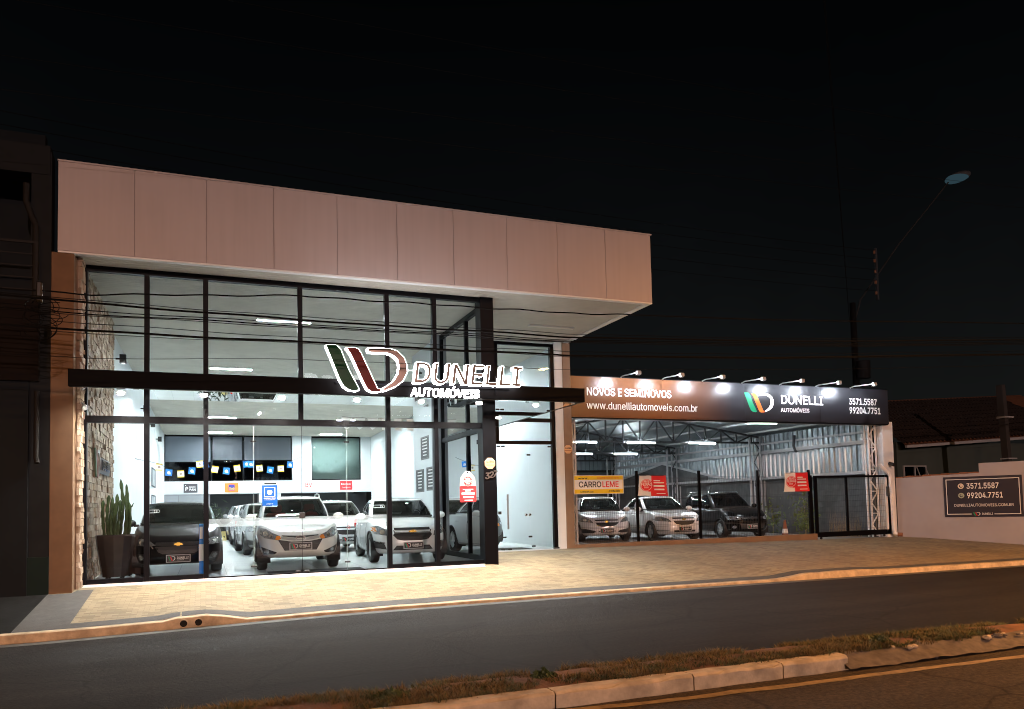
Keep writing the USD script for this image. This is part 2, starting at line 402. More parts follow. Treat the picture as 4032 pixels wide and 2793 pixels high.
def strip(x0, x1, f0, f1, n, lift=.005):
    V = []
    for x in np.linspace(x0, x1, n):
        for y in np.linspace(float(f0(x)), float(f1(x)), 3):
            V.append((x, y, float(zside(x, y)) + lift))
    i, j = np.meshgrid(np.arange(n - 1), np.arange(2), indexing='ij')
    a = (i * 3 + j).ravel()
    return np.array(V), np.stack([a, a + 3, a + 4, a + 1], 1)


struct('paving_border', joinq(strip(.55, 40, lambda x: yc(x) + .14, lambda x: yc(x) + .44, 180), strip(-.1, .55, lambda x: yc(x) + .14, lambda x: .2 if x > .26 else -.02, 14)), M['border'])
struct('threshold_strip', strip(.34, 7.72, lambda x: .40, lambda x: .655, 60, .006), M['threshold'])
struct('entrance_threshold_strip', strip(8.1, 11.4, lambda x: 4.12, lambda x: 4.36, 20, .006), M['threshold'])

# far kerb: swept section with a drain bump, a lowered run and a step up again
xs = np.unique(np.concatenate([np.linspace(-40, 60, 160), np.linspace(1.6, 3.1, 40), np.linspace(13, 16.2, 30)]))
prof_pts = []
for x in xs:
    y, zt = float(yc(x)), float(kerb_top(x)) + .006 * math.sin(7 * x) * math.sin(2.3 * x)
    prof_pts.append([(x, y + .145, zt - .25), (x, y + .145, zt), (x, y + .03, zt + .002), (x, y + .008, zt - .012), (x, y, zt - .04), (x, y - .004, ROAD - .01)])
P_ = np.array(prof_pts); n_, m_ = P_.shape[:2]
i, j = np.meshgrid(np.arange(n_ - 1), np.arange(m_ - 1), indexing='ij'); a = (i * m_ + j).ravel()
kb = struct('kerb', (P_.reshape(-1, 3), np.stack([a, a + 1, a + m_ + 1, a + m_], 1)), M['kerbc'], 40)
for hx in (2.02, 2.22):
    c = trimesh.creation.cylinder(.05, .10, sections=20); c.apply_transform(trimesh.transformations.rotation_matrix(math.pi / 2, (1, 0, 0)))
    part(kb, 'drain_hole', at(c, hx, float(yc(hx)) + .042, ROAD + .072), pm('drain_dark', (.01, .008, .006), .9))
    ring = trimesh.creation.annulus(.05, .062, .03, sections=20); ring.apply_transform(trimesh.transformations.rotation_matrix(math.pi / 2, (1, 0, 0)))
    part(kb, 'drain_pipe', at(ring, hx, float(yc(hx)) - .012, ROAD + .072), M['kerbc'])
struct('gutter', (lambda vf: (vf[0] * np.array((1, 1, 0)) + np.array((0, 0, ROAD + .004)), vf[1]))(strip(-40, 60, lambda x: yc(x) - .26, lambda x: yc(x) - .004, 120, 0)), pm('gutter_concrete', (.085, .083, .08), .85, var=.2, scale=3))

# median: earth mound, kerb blocks, grass
rg = np.random.default_rng(3)
med_far = lambda x: np.interp(x, [-20, 2.2, 4.5, 7, 12, 40], [-7.9, -7.78, -7.70, -7.74, -8.02, -8.3])
MY0 = -8.66
mx_, mt_ = np.linspace(-20, 40, 480), np.linspace(0, 1, 14)
V = []
for x in mx_:
    for t in mt_:
        y = MY0 + t * (med_far(x) - MY0)
        h = ROAD + .10 * (1 - t ** 4) + .035 * math.sin(math.pi * t)
        V.append((x, y, h))
V = np.array(V)
V[:, 2] += .05 * (meshkit.fbm(V * (3.1, 6, 1), 4, 5) - .5)
V[:, 1] += .10 * (meshkit.fbm(V * (2.0, 1, 1), 3, 9) - .5) * (np.tile(mt_, len(mx_)) > .9)
V[(np.tile(mt_, len(mx_)) > .99), 2] = ROAD - .01
i, j = np.meshgrid(np.arange(len(mx_) - 1), np.arange(len(mt_) - 1), indexing='ij'); a = (i * len(mt_) + j).ravel()
struct('median_earth', (V, np.stack([a, a + 14, a + 15, a + 1], 1)), pm('median_soil', (.15, .070, .030), .95, var=.5, scale=4, bump=.6, bscale=50), True)
medz = lambda x, y: ROAD + .10 * (1 - np.clip((y - MY0) / (med_far(x) - MY0), 0, 1) ** 4) + .03
mk = thing('median_kerb', 'pale broken concrete kerb along the near side of the grass median', 'kerb')
bxs = [-8, -5.5, -3.2, -1.0, .6, 2.2, 3.6, 5.0, 6.35, 7.35, 8.15]
for q0, q1 in zip(bxs, bxs[1:]):
    b = trimesh.creation.box((q1 - q0 - .012, .17, .24)); b = b.subdivide().subdivide().subdivide()
    b.apply_translation(((q0 + q1) / 2, MY0 - .085, ROAD + .02))
    v = b.vertices
    tp = v[:, 2] > ROAD + .10
    v[:, 2] += np.where(tp, .026 * (meshkit.fbm(v * (7, 7, 7), 4, 2) - .6), 0)
    v[:, 1] += .045 * (meshkit.fbm(v * (5, 5, 5), 4, 4) - .5)
    rnd = (v[:, 1] < MY0 - .15) & (v[:, 2] > ROAD + .12)
    v[rnd, 2] -= .022
    b.vertices = v
    part(mk, 'kerb_block', b, M['kerbc'], 35)
rb = thing('kerb_rubble', 'crumbled kerb rubble and dark broken stones at the far right of the median', 'rubble')
for q in range(46):
    x = 8.2 + (R.random() ** .9) * 5.5; y = MY0 - .02 - R.random() * .20 + (.10 if R.random() < .3 else 0)
    s = .012 + .028 * R.random() ** 2
    ms = trimesh.creation.icosphere(1, s); ms.vertices *= np.array((1.5, 1.1, .7)) * (1 + .35 * (rg.random((len(ms.vertices), 1)) - .5)); ms.apply_translation((x, y, ROAD + .02 + .10 * (y > MY0 - .1)))
    part(rb, 'broken_stone', ms, M['rubble'] if q % 3 else M['kerbc'])
part(rb, 'broken_edge', (lambda g: (np.c_[g[0][:, :2], g[0][:, 2] + .06 * (meshkit.fbm(g[0] * (6, 8, 1), 4, 8) - .2)], g[1]))(grid(np.linspace(8.1, 20, 160), np.linspace(MY0 - .24, MY0 + .03, 9), lambda X, Y_: ROAD + .004 + .10 * np.clip((Y_ - MY0 + .24) / .24, 0, 1))), M['rubble'], True)
ux = np.linspace(-8, 30, 380)
dl = [(x, yy + .035 * (meshkit.fbm(np.array([[x * 3, yy * 9, 1.0]]), 3, 6)[0] - .5) * 2, ROAD + .004) for x in ux for yy in (np.interp(x, [5.2, 6.1, 10.2, 30], [-9.01, -9.09, -9.22, -9.5]), np.interp(x, [5.2, 6.1, 10.2, 30], [-8.90, -8.98, -9.12, -9.4]))]
a = np.arange(len(ux) - 1) * 2
struct('dusty_gutter_line', (np.array(dl), np.stack([a, a + 2, a + 3, a + 1], 1)), M['dust'])

# grass: two tuft prototypes scattered on the median
inst = UsdGeom.PointInstancer.Define(stage, '/World/median_grass')
tagp(inst.GetPrim(), 'short dry and green grass growing along the median', 'grass', None, 'stuff')
for pi, (gm, hh, nb) in enumerate(((pm('grass_green', (.055, .070, .016), .7, var=.4, scale=3), .034, 30), (pm('grass_dry', (.17, .115, .04), .8, var=.4, scale=4), .036, 26))):
    V, F = [], []
    for b in range(nb):
        an, lean, h = R.random() * 6.28, .02 + .06 * R.random(), hh * (.5 + R.random())
        x0, y0 = R.gauss(0, .03), R.gauss(0, .03)
        o = len(V)
        wv = np.array((-math.sin(an), math.cos(an), 0)) * .0035
        c0 = np.array((x0, y0, 0)); c1 = c0 + (math.cos(an) * lean * .4, math.sin(an) * lean * .4, h * .6); c2 = c0 + (math.cos(an) * lean, math.sin(an) * lean, h)
        V += [c0 - wv, c0 + wv, c1 - wv * .7, c1 + wv * .7, c2]
        F += [(o, o + 1, o + 3), (o, o + 3, o + 2), (o + 2, o + 3, o + 4)]
    usdkit.mesh(stage, f'/World/median_grass/tuft_{pi:03d}', (np.array(V), np.array(F)), gm)
pos, idx, ori, sc = [], [], [], []
for _ in range(12000):
    x = R.uniform(1.5, 16); t = R.random()
    y = MY0 + t * (float(med_far(x)) - MY0) * 1.02
    dens = float(meshkit.fbm(np.array([[x * 1.3, y * 2.6, 0.]]), 4, 11)[0]) + .018 * (x - 6)
    if dens < .47 or R.random() > (dens - .35) * 3.2:
        continue
    pos.append((x, y, float(medz(x, y)) - .012)); idx.append(1 if R.random() < .62 - .35 * (x > 9) else 0)
    an = R.random() * math.pi; ori.append(Gf.Quath(math.cos(an), 0, 0, math.sin(an))); s = .4 + 1.0 * R.random() ** 1.6; sc.append((s, s, s * (.7 + .6 * R.random())))
inst.CreatePrototypesRel().SetTargets(['/World/median_grass/tuft_000', '/World/median_grass/tuft_001'])
inst.CreatePositionsAttr(Vt.Vec3fArray([Gf.Vec3f(*p) for p in pos])); inst.CreateProtoIndicesAttr(idx)
inst.CreateOrientationsAttr(Vt.QuathArray(ori)); inst.CreateScalesAttr(Vt.Vec3fArray([Gf.Vec3f(*s) for s in sc]))
WEEDS = [(3.75, -8.35, .15, 'low dark weed clump at the bottom edge of the median, nearest the camera'), (5.15, -8.25, .12, 'small green weed tuft on the bare soil of the median'), (9.0, -8.42, .13, 'dark leafy weed beside the broken end of the median kerb')]
for x, y, r, lab in WEEDS:
    V, F = [], []
    for _ in range(220):
        an, rr_, el = R.random() * 6.28, r * math.sqrt(R.random()), R.random()
        c = np.array((x + rr_ * math.cos(an), y + rr_ * math.sin(an) * .8, float(medz(x, y)) + .01 + .07 * el * (1 - rr_ / r)))
        d = rg.normal(size=3) * .016; e = rg.normal(size=3) * .010; o = len(V)
        V += [c - d, c + e, c + d, c - e]; F += [(o, o + 1, o + 2), (o, o + 2, o + 3)]
    t = thing('weed', lab, 'weed', 'weeds on the median')
    part(t, 'foliage', (np.array(V), np.array(F)), pm('weed_leaf', (.05, .075, .02), .6, var=.4, scale=8))

# ================================================================== SHOWROOM
CEIL = 5.706
cz = lambda y: CEIL - .0085 * max(0.0, y - 4)
YB = 31.0
sh = thing('car_showroom', 'tall glass-fronted car showroom with a deep pinkish panelled fascia', 'building')
# fascia: ten composite panels on a dark core
part(sh, 'fascia_core', bx(.02, 11.68, .03, 1.0, CEIL + .03, 7.24), pm('joint_sealant', (.24, .205, .195), .8))
for i in range(10):
    part(sh, 'fascia_panel', bx(i * 1.17 + .0 + (.003 if i else 0), (i + 1) * 1.17 - .003, .0015 * (i % 3), .028, CEIL + .012, 7.262, .004), M['fascia'])
part(sh, 'fascia_cap', bx(-.01, 11.73, -.015, 1.02, 7.264, 7.29), M['fascia'])
part(sh, 'fascia_return', bx(11.672, 11.70, .03, 4.6, CEIL + .012, 7.26), M['fascia'])
part(sh, 'fascia_return', bx(.0, .025, .03, 4.6, CEIL + .012, 7.26), M['fascia'])
part(sh, 'roof_slab', bx(.03, 11.66, 1.02, YB + .2, 6.0, 6.1), M['gray'])
part(sh, 'soffit_border', bx(.004, 11.696, .002, .13, CEIL - .02, CEIL + .008), M['trim'])
part(sh, 'soffit_border', bx(11.56, 11.694, .13, 4.5, CEIL - .02, CEIL + .008), M['trim'])
# ceiling: lining boards running along the front
back = part(sh, 'ceiling', (np.array([(0, .1, CEIL + .022), (11.66, .1, CEIL + .022), (11.66, 4, CEIL + .022), (0, 4, CEIL + .022), (11.66, YB, cz(YB) + .022), (0, YB, cz(YB) + .022)]), np.array([(0, 3, 2, 1), (3, 5, 4, 2)])), M['slat'])
y = .135
n = 0
rest = []
while y < YB - .2:
    w = .13 if y < 14 else .26
    z = cz(y + w / 2)
    m = bx(.30, 11.555, y, y + w - .014, z, z + .018)
    if n < 150:
        part(back, 'ceiling_board', m, M['slat'])
    else:
        rest.append(m)
    n += 1; y += w
if rest:
    part(back, 'rear_ceiling_boards', cat_(rest), M['slat'], kind='stuff')
# floor
part(sh, 'floor', bx(.2, 7.995, .80, YB + .5, -.06, .001), M['floor'])
part(sh, 'floor', bx(7.995, 11.6, 4.44, YB + .5, -.06, .001), M['floor'])
part(sh, 'floor', bx(.30, 8.0, .62, .80, -.06, .001), M['threshold'])
# left wall, stone part and white part
part(sh, 'left_wall', bx(-.02, .20, 5.3, YB, -.2, CEIL + .02), M['white'])
sw = part(sh, 'stone_wall', bx(.03, .285, .30, 5.3, -.25, CEIL + .01), M['tan'])
stones, big = [], []
z = -.24
row = 0
while z < CEIL - .03:
    h = R.choice((.085, .10, .115, .13))
    y = .30 - R.random() * .04
    while y < 5.28:
        l = R.uniform(.13, .42)
        y1 = min(y + l, 5.3)
        d = .006 + .035 * R.random() ** 1.3
        m = bx(.27, .30 + d, y + .004, y1 - .004, z + .004, z + h - .004)
        m.vertices[:, 0] += np.where(m.vertices[:, 0] > .28, rg.uniform(-.008, .008, 8), 0)
        (big if (z < 4.6 and y < 2.6) else stones).append(m)
        y = y1
    z += h
if len(big) > 300:
    big.sort(key=lambda m: (m.centroid[1] - .3) + .4 * abs(m.centroid[2] - 1.8))
    stones += big[300:]; big = big[:300]
for m in big:
    part(sw, 'stone', m, M['stone'])
part(sw, 'further_stones', cat_(stones), M['stone'], kind='stuff')
part(sh, 'corner_pillar', bx(-.09, .245, 0.02, .30, -.45, CEIL - .02), pm('shaded_tan_render', (.15, .085, .045), .85, var=.2, scale=2.0, bump=.15, bscale=90, bdist=.004))  # tan render, its weaker light put into a darker colour
# right interior walls
part(sh, 'plaque_wall', bx(8.0, 8.16, 4.98, 7.29, 0, CEIL), M['white'])
part(sh, 'right_wall', bx(11.5, 11.66, 4.6, YB, 0, CEIL), M['white'])
part(sh, 'entrance_pier', bx(11.26, 11.499, 4.36, 4.62, -.02, CEIL - .002), M['white'])
part(sh, 'tan_pillar', bx(11.50, 11.735, 4.34, 4.60, -.1, CEIL - .022), M['tan'])
part(sh, 'outer_side_wall', bx(11.662, 11.70, 4.61, YB, -.2, 5.9), M['tan'])
# back of the hall: mezzanine band, upper windows, lower openings
part(sh, 'mezzanine_front', bx(.2, 11.5, YB, YB + .25, 2.21, 2.92), M['white'])
part(sh, 'back_wall', bx(.2, 11.5, YB + 6.0, YB + 6.2, 0, CEIL), M['gray'])
part(sh, 'mezzanine_floor', bx(.2, 11.5, YB + .25, YB + 6, 2.5, 2.7), M['gray'])
part(sh, 'mezzanine_column', bx(6.94, 8.02, YB - .02, YB + .3, 2.921, CEIL - .05), M['white'])
part(sh, 'mezzanine_column', bx(10.9, 11.49, YB - .02, YB + .3, 2.921, CEIL - .05), M['white'])
for x0, x1 in ((.2, 2.5), (5.1, 6.3)):
    part(sh, 'lower_wall', bx(x0, x1, YB + .05, YB + .2, 0, 2.205), M['gray'] if x0 < 1 else M['white'])
part(sh, 'dark_backing', bx(2.5, 5.1, YB + 1.6, YB + 1.7, 0, 2.2), M['darkback'])  # panel in the opening, gloom of the room behind put into its colour
part(sh, 'dark_backing', bx(6.3, 11.5, YB + 1.6, YB + 1.7, 0, 2.2), M['darkback'])
part(sh, 'upper_panel', bx(.24, 2.54, YB + .06, YB + .095, 4.0, 5.40), pm('slate_panel', (.085, .10, .125), .5))
part(sh, 'upper_panel', bx(2.66, 4.21, YB + .06, YB + .095, 4.1, 5.40), pm('dark_slate_panel', (.030, .036, .048), .5))
part(sh, 'upper_panel', bx(4.33, 6.88, YB + .06, YB + .095, 4.1, 5.40), pm('mid_slate_panel', (.05, .057, .070), .5))
part(sh, 'window_backing', bx(8.08, 10.84, YB + .16, YB + .18, 2.95, 5.40), pm('pale_backing', (.22, .27, .26), .6))  # backing panel, lighter look of the room put into its colour
part(sh, 'mezzanine_desk', bx(5.3, 6.2, YB + .5, YB + .9, 2.93, 3.35), M['cream'])
for x0, x1 in ((.2, 2.58), (2.62, 4.25), (4.29, 6.92), (8.04, 10.88)):
    w = part(sh, 'mezzanine_window', cat_([bx(x0, x1, YB + .1, YB + .15, 2.93, 2.98), bx(x0, x0 + .04, YB + .1, YB + .15, 2.98, 5.4), bx(x1 - .04, x1, YB + .1, YB + .15, 2.98, 5.4), bx(x0, x1, YB + .1, YB + .15, 5.4, 5.45)]), M['frame'])
    part(w, 'pane', bx(x0 + .04, x1 - .04, YB + .12, YB + .125, 2.98, 5.4), M['darkglass'] if x0 < 8 else M['pane'])
for y0, y1, z0, z1 in ((11.6, 12.4, 2.6, 3.35), (16.4, 17.3, 2.6, 3.3)):
    w = part(sh, 'side_window', cat_([bx(11.47, 11.498, y0, y1, z0, z0 + .04), bx(11.47, 11.498, y0, y1, z1 - .04, z1), bx(11.47, 11.498, y0, y0 + .04, z0 + .04, z1 - .04), bx(11.47, 11.498, y1 - .04, y1, z0 + .04, z1 - .04)]), M['frame'])
    part(w, 'pane', bx(11.485, 11.49, y0 + .04, y1 - .04, z0 + .04, z1 - .04), M['blackv'])

# glazed front
YG = .737
MUL = [.32, 1.325, 2.325, 4.05, 5.775, 6.78]
fy0, fy1 = .67, .79
for i, x in enumerate(MUL):
    w = .045
    if i in (3,):
        part(sh, 'mullion', bx(x - w, x + w, fy0, fy1, 2.99, 5.60), M['frame'])
    else:
        part(sh, 'mullion', bx(x - w, x + w, fy0, fy1, .001, 2.868), M['frame'])
        part(sh, 'mullion', bx(x - w, x + w, fy0, fy1, 2.99, 5.60), M['frame'])
part(sh, 'head_rail', bx(.275, 7.78, fy0 - .003, fy1, 5.60, 5.70), M['frame'])
part(sh, 'transom', bx(.275, 7.78, fy0 - .004, fy1 + .004, 2.868, 2.989), M['frame'])
part(sh, 'sill_rail', bx(.366, 1.279, fy0, fy1, .002, .085), M['frame'])
part(sh, 'sill_rail', bx(1.371, 2.279, fy0, fy1, .002, .085), M['frame'])
part(sh, 'sill_rail', bx(5.821, 6.734, fy0, fy1, .002, .085), M['frame'])
part(sh, 'sill_rail', bx(6.826, 7.78, fy0, fy1, .002, .085), M['frame'])
part(sh, 'door_track', bx(2.371, 5.729, fy0 + .02, fy1 - .02, .002, .022), M['frame'])
part(sh, 'corner_column', bx(7.781, 8.075, .60, .93, -.12, 5.69), M['frame'])


def pane(x0, x1, z0, z1, y=YG):
    part(sh, 'window_pane', (np.array([(x0, y, z0), (x1, y, z0), (x1, y, z1), (x0, y, z1)]), np.array([(0, 1, 2, 3)])), M['pane'])


edges = MUL + [7.826]
for i in range(6):
    a, b = edges[i] + .045, edges[i + 1] - .045
    pane(a, b, 2.989, 5.60)
    if i in (0, 1, 4, 5):
        pane(a, b, .085, 2.868)
DX = [2.37, 3.17, 4.06, 4.93, 5.73]
for a, b in zip(DX, DX[1:]):
    d = part(sh, 'glass_door', (np.array([(a + .004, YG, .03), (b - .004, YG, .03), (b - .004, YG, 2.86), (a + .004, YG, 2.86)]), np.array([(0, 1, 2, 3)])), M['pane'])
    part(d, 'safety_band', (np.array([(a + .004, YG - .004, .945), (b - .004, YG - .004, .945), (b - .004, YG - .004, 1.095), (a + .004, YG - .004, 1.095)]), np.array([(0, 1, 2, 3)])), M['frost'])
for x, z in ((3.17, 2.56), (4.93, 2.56), (3.17, .18), (4.93, .18)):
    part(sh, 'glass_clamp', bx(x - .055, x + .055, YG - .02, YG + .02, z - .016, z + .016, .006), M['blackplastic'])
part(sh, 'door_lock', bx(4.005, 4.115, YG - .03, YG + .03, 1.07, 1.18, .01), M['blackplastic'])
for x in (3.98, 4.14):
    part(sh, 'floor_pivot', bx(x - .05, x + .05, YG - .025, YG + .025, .022, .06, .01), M['blackplastic'])
for x in (3.17, 4.06, 4.93):
    part(sh, 'glass_edge', bx(x - .004, x + .004, YG - .006, YG + .006, .03, 2.86), pm('glass_edge', (.25, .33, .32), .2) if x != 4.06 else M['frame'])
# glazed return beside the entrance
XG = 8.035
part(sh, 'end_post', bx(7.99, 8.11, 4.37, 4.50, 0, 5.69), M['frame'])
part(sh, 'grey_jamb', bx(7.90, 7.988, 4.40, 4.97, 0, CEIL - .003), M['gray'])
part(sh, 'return_mullion', bx(7.99, 8.08, 2.30, 2.39, .12, 5.58), M['frame'])
part(sh, 'return_transom', bx(7.992, 8.078, .93, 2.30, 2.868, 2.985), M['frame'])
part(sh, 'return_transom', bx(7.992, 8.078, 2.39, 4.37, 2.868, 2.985), M['frame'])
part(sh, 'return_head', bx(7.99, 8.08, .93, 4.37, 5.58, 5.69), M['frame'])
part(sh, 'return_sill', bx(7.99, 8.08, .93, 4.37, .0, .12), M['frame'])
for y0, y1 in ((.93, 2.30), (2.39, 4.37)):
    for z0, z1 in ((.12, 2.868), (2.985, 5.58)):
        part(sh, 'window_pane', (np.array([(XG, y0, z0), (XG, y1, z0), (XG, y1, z1), (XG, y0, z1)]), np.array([(0, 1, 2, 3)])), M['pane'])
# entrance screen
YE = 4.45
part(sh, 'entrance_post', bx(9.50, 9.60, YE - .05, YE + .05, 2.951, 5.56), M['frame'])
part(sh, 'entrance_post', bx(11.15, 11.256, YE - .06, YE + .05, 0.002, 5.56), M['frame'])
part(sh, 'entrance_rail', bx(8.11, 11.15, YE - .05, YE + .05, 2.86, 2.95), M['frame'])
part(sh, 'entrance_rail', bx(8.11, 9.50, YE - .045, YE + .045, 3.47, 3.57), M['frame'])
part(sh, 'entrance_rail', bx(9.60, 11.15, YE - .045, YE + .045, 3.47, 3.57), M['frame'])
part(sh, 'entrance_head', bx(8.11, 11.256, YE - .05, YE + .05, 5.56, 5.64), M['frame'])
for x0, x1, z0, z1 in ((8.11, 9.50, 2.95, 3.47), (9.60, 11.15, 2.95, 3.47), (8.11, 9.50, 3.57, 5.56), (9.60, 11.15, 3.57, 5.56)):
    pane(x0, x1, z0, z1, YE)
for x0, x1 in ((8.115, 9.586), (9.594, 10.456), (10.464, 11.145)):
    d = part(sh, 'glass_door', (np.array([(x0, YE, .02), (x1, YE, .02), (x1, YE, 2.855), (x0, YE, 2.855)]), np.array([(0, 1, 2, 3)])), M['pane'])
part(sh, 'door_handle', cat_([tube([(9.80, YE - .06, .58), (9.80, YE - .06, 1.51)], .024, 10), bar((9.80, YE - .06, .72), (9.80, YE, .72), .02), bar((9.80, YE - .06, 1.38), (9.80, YE, 1.38), .02)]), M['steel'], 40)
for x, z in ((9.59, 2.80), (9.72, 2.80), (11.09, 2.80), (10.46, 2.57), (10.46, .36), (9.66, .045), (9.86, .045), (10.55, .10)):
    part(sh, 'glass_clamp', bx(x - .05, x + .05, YE - .022, YE + .02, z - .022, z + .022, .006), M['blackplastic'])
part(sh, 'door_lock', bx(9.55, 9.63, YE - .03, YE + .03, .98, 1.06, .008), M['blackplastic'])
for x in (10.34, 10.45):
    part(sh, 'door_knob', lathe([(0, 0), (.03, .0), (.04, .02), (.03, .05), (0, .06)], 14).apply_transform(trimesh.transformations.rotation_matrix(math.pi / 2, (1, 0, 0))).apply_translation((x, YE - .005, .95)), M['chrome'], 40)
part(sh, 'pier_foot', bx(11.10, 11.262, YE - .12, YE - .062, .0, .05), M['blackplastic'])

# awning: black beam on a glass soffit
part(sh, 'awning_beam', bx(.27, 9.56, -.70, -.58, 3.302, 3.585, .006), M['beam'])
part(sh, 'awning_beam', bx(9.44, 9.555, -.58, 4.34, 3.304, 3.36), M['frame'])
part(sh, 'awning_soffit_glass', (np.array([(.30, -.58, 3.296), (9.44, -.58, 3.296), (9.44, .60, 3.296), (.30, .60, 3.296)]), np.array([(0, 1, 2, 3)])), glass('soffit_glass', (.86, .91, .95), 1.95))
part(sh, 'awning_soffit_glass', (np.array([(8.09, .60, 3.296), (9.44, .60, 3.296), (9.44, 4.36, 3.296), (8.09, 4.36, 3.296)]), np.array([(0, 1, 2, 3)])), glass('soffit_glass', (.86, .91, .95), 1.95))
for x in (2.33, 4.05, 5.77):
    part(sh, 'awning_bracket', bx(x - .02, x + .02, -.58, .67, 3.31, 3.36), M['frame'])

# ================================================================== SHOWROOM LIGHTS
def led_bar(x, y, lab, lit=True):
    z = cz(y)
    t = thing('ceiling_light', lab, 'ceiling light', None, (x, y, z))
    part(t, 'housing', cat_([bx(-.61, .61, -.045, .045, -.022, -.002), bx(-.61, .61, -.045, -.037, -.046, -.022), bx(-.61, .61, .037, .045, -.046, -.022), bx(-.61, -.60, -.037, .037, -.046, -.022), bx(.60, .61, -.037, .037, -.046, -.022)]), M['white_paint'])
    part(t, 'diffuser', bx(-.598, .598, -.0365, .0365, -.042, -.0225), M['led'] if lit else M['cream'])


led_bar(4.04, 3.87, 'lit white LED bar on the ceiling nearest the glass front, above the logo')
led_bar(3.05, 10.3, 'lit white LED bar on the ceiling just above the awning beam, left of the logo')
led_bar(3.0, 16.6, 'lit white LED bar on the ceiling at mid depth, above the black car')
led_bar(3.0, 22.6, 'thin lit LED bar seen just above the door transom, left side of the hall')
led_bar(3.0, 29.2, 'lit LED bar at the back of the hall just above the dark mezzanine windows')
led_bar(8.9, 16.6, 'lit white LED bar added at mid depth on the right for more hall light')  # hidden bar added for extra light in the hall
led_bar(8.8, 22.6, 'thin lit LED bar seen just above the door transom, right side of the hall')
led_bar(8.9, 29.2, 'lit LED bar at the back of the hall above the mezzanine column')
led_bar(10.0, 9.0, 'lit LED bar on the ceiling of the entrance bay behind the glass door')
led_bar(10.41, 2.66, 'unlit LED bar with sodium yellow in its colour under the outside soffit right of the black column', False)  # sodium tint put into the cream of its diffuser


def wall_spot(x, y, z, s, lab, grp):
    t = thing('wall_spotlight', lab, 'wall light', grp, (x, y, z))
    o = s * .17
    sh_ = [bx(o - .075, o - .06, -.075, .075, -.11, .11), bx(o + .06, o + .075, -.075, .075, -.11, .11), bx(o - .06, o + .06, -.075, -.06, -.11, .11), bx(o - .06, o + .06, .06, .075, -.11, .11), bx(o - .06, o + .06, -.06, .06, .09, .108)]
    part(t, 'housing', cat_(sh_), M['blackplastic'])
    part(t, 'bracket', bx(min(0, s * .095), max(0, s * .095), -.02, .02, -.02, .02), M['blackplastic'])
    part(t, 'lamp', at(trimesh.creation.cylinder(.045, .012, sections=20), o, 0, .0), M['wallspot'])


for q, y in enumerate((6.9, 10.8, 14.8, 18.7, 23.5)):
    wall_spot(.20, y, 5.17 - .035 * (y - 6.6), 1, ['black box spotlight high on the left white wall, nearest the glass and stone', 'second black box spotlight along the left white wall, counted from the glass', 'black box spotlight on the left wall just above the door transom', 'black box spotlight on the left wall below the transom, above the pictures', 'furthest black box spotlight on the left wall, near the mezzanine'][q], 'spotlights along the white walls')
for q, y in enumerate((9.6, 14.2, 19.0)):
    wall_spot(11.5, y, 5.0 - .03 * (y - 9), -1, ['black box spotlight on the right white wall behind the entrance door', 'black box spotlight on the right wall beyond the plaques', 'furthest black box spotlight on the right wall'][q], 'spotlights along the white walls')
wall_spot(8.0, 6.2, 5.0, -1, 'black box spotlight above the plaques on the short white wall', 'spotlights along the white walls')

dl_first = None
for q, x in enumerate((.98, 2.29, 3.62, 4.99, 6.25, 7.45, 8.70)):
    lab = ['leftmost awning downlight, in front of the stone wall', 'awning downlight in front of the second mullion', 'awning downlight between the second mullion and the logo ribbon', 'awning downlight below the D of the logo ribbon', 'awning downlight below the word AUTOMÓVEIS', 'awning downlight just left of the black corner column', 'awning downlight over the entrance, right of the black column'][q]
    if dl_first is None:
        dl_first = thing('awning_downlight', lab, 'downlight', 'downlights under the awning', (x, -.14, 3.29))
        part(dl_first, 'trim_ring', at(trimesh.creation.annulus(.045, .075, .02, sections=24), 0, 0, -.012), M['white_paint'], 40)
        part(dl_first, 'can', at(trimesh.creation.cylinder(.07, .09, sections=20), 0, 0, .052), M['blackplastic'], 40)
        part(dl_first, 'lamp', at(trimesh.creation.cylinder(.044, .006, sections=20), 0, 0, -.0015), M['down'])
    else:
        copy_of(dl_first, 'awning_downlight', lab, (x, -.14, 3.29), 0, 'downlights under the awning', 'downlight')
copy_of(dl_first, 'awning_downlight', 'awning downlight deep under the entrance soffit, nearest the door', (8.75, 2.2, 3.29), 0, 'downlights under the awning', 'downlight')

# ================================================================== ILLUMINATED LOGO ON THE AWNING
lg = thing('illuminated_logo_sign', 'halo-lit chrome and coloured ribbon logo reading DUNELLI AUTOMÓVEIS on the awning beam', 'sign')
GREEN = [(4.3, 4.17), (4.46, 4.18), (4.53, 4.16), (4.59, 4.09), (4.65, 3.93), (4.73, 3.73), (4.92, 3.37), (4.85, 3.345), (4.74, 3.35), (4.67, 3.38), (4.61, 3.43), (4.54, 3.56), (4.39, 3.95)]
RED = [(4.64, 4.14), (4.82, 4.15), (4.9, 4.13), (4.95, 4.05), (5.04, 3.86), (5.24, 3.42), (5.32, 3.40), (5.30, 3.35), (5.22, 3.335), (5.11, 3.34), (5.04, 3.39), (4.98, 3.5), (4.86, 3.77), (4.75, 4.01), (4.7, 4.09)]
DEE = [(5.05, 4.15), (5.46, 4.17), (5.61, 4.13), (5.74, 4.02), (5.8, 3.87), (5.8, 3.72), (5.72, 3.56), (5.58, 3.45), (5.39, 3.37), (5.33, 3.355), (5.34, 3.43), (5.41, 3.47), (5.53, 3.56), (5.61, 3.69), (5.64, 3.83), (5.61, 3.96), (5.51, 4.04), (5.4, 4.07), (5.07, 4.06)]
YL = -.74


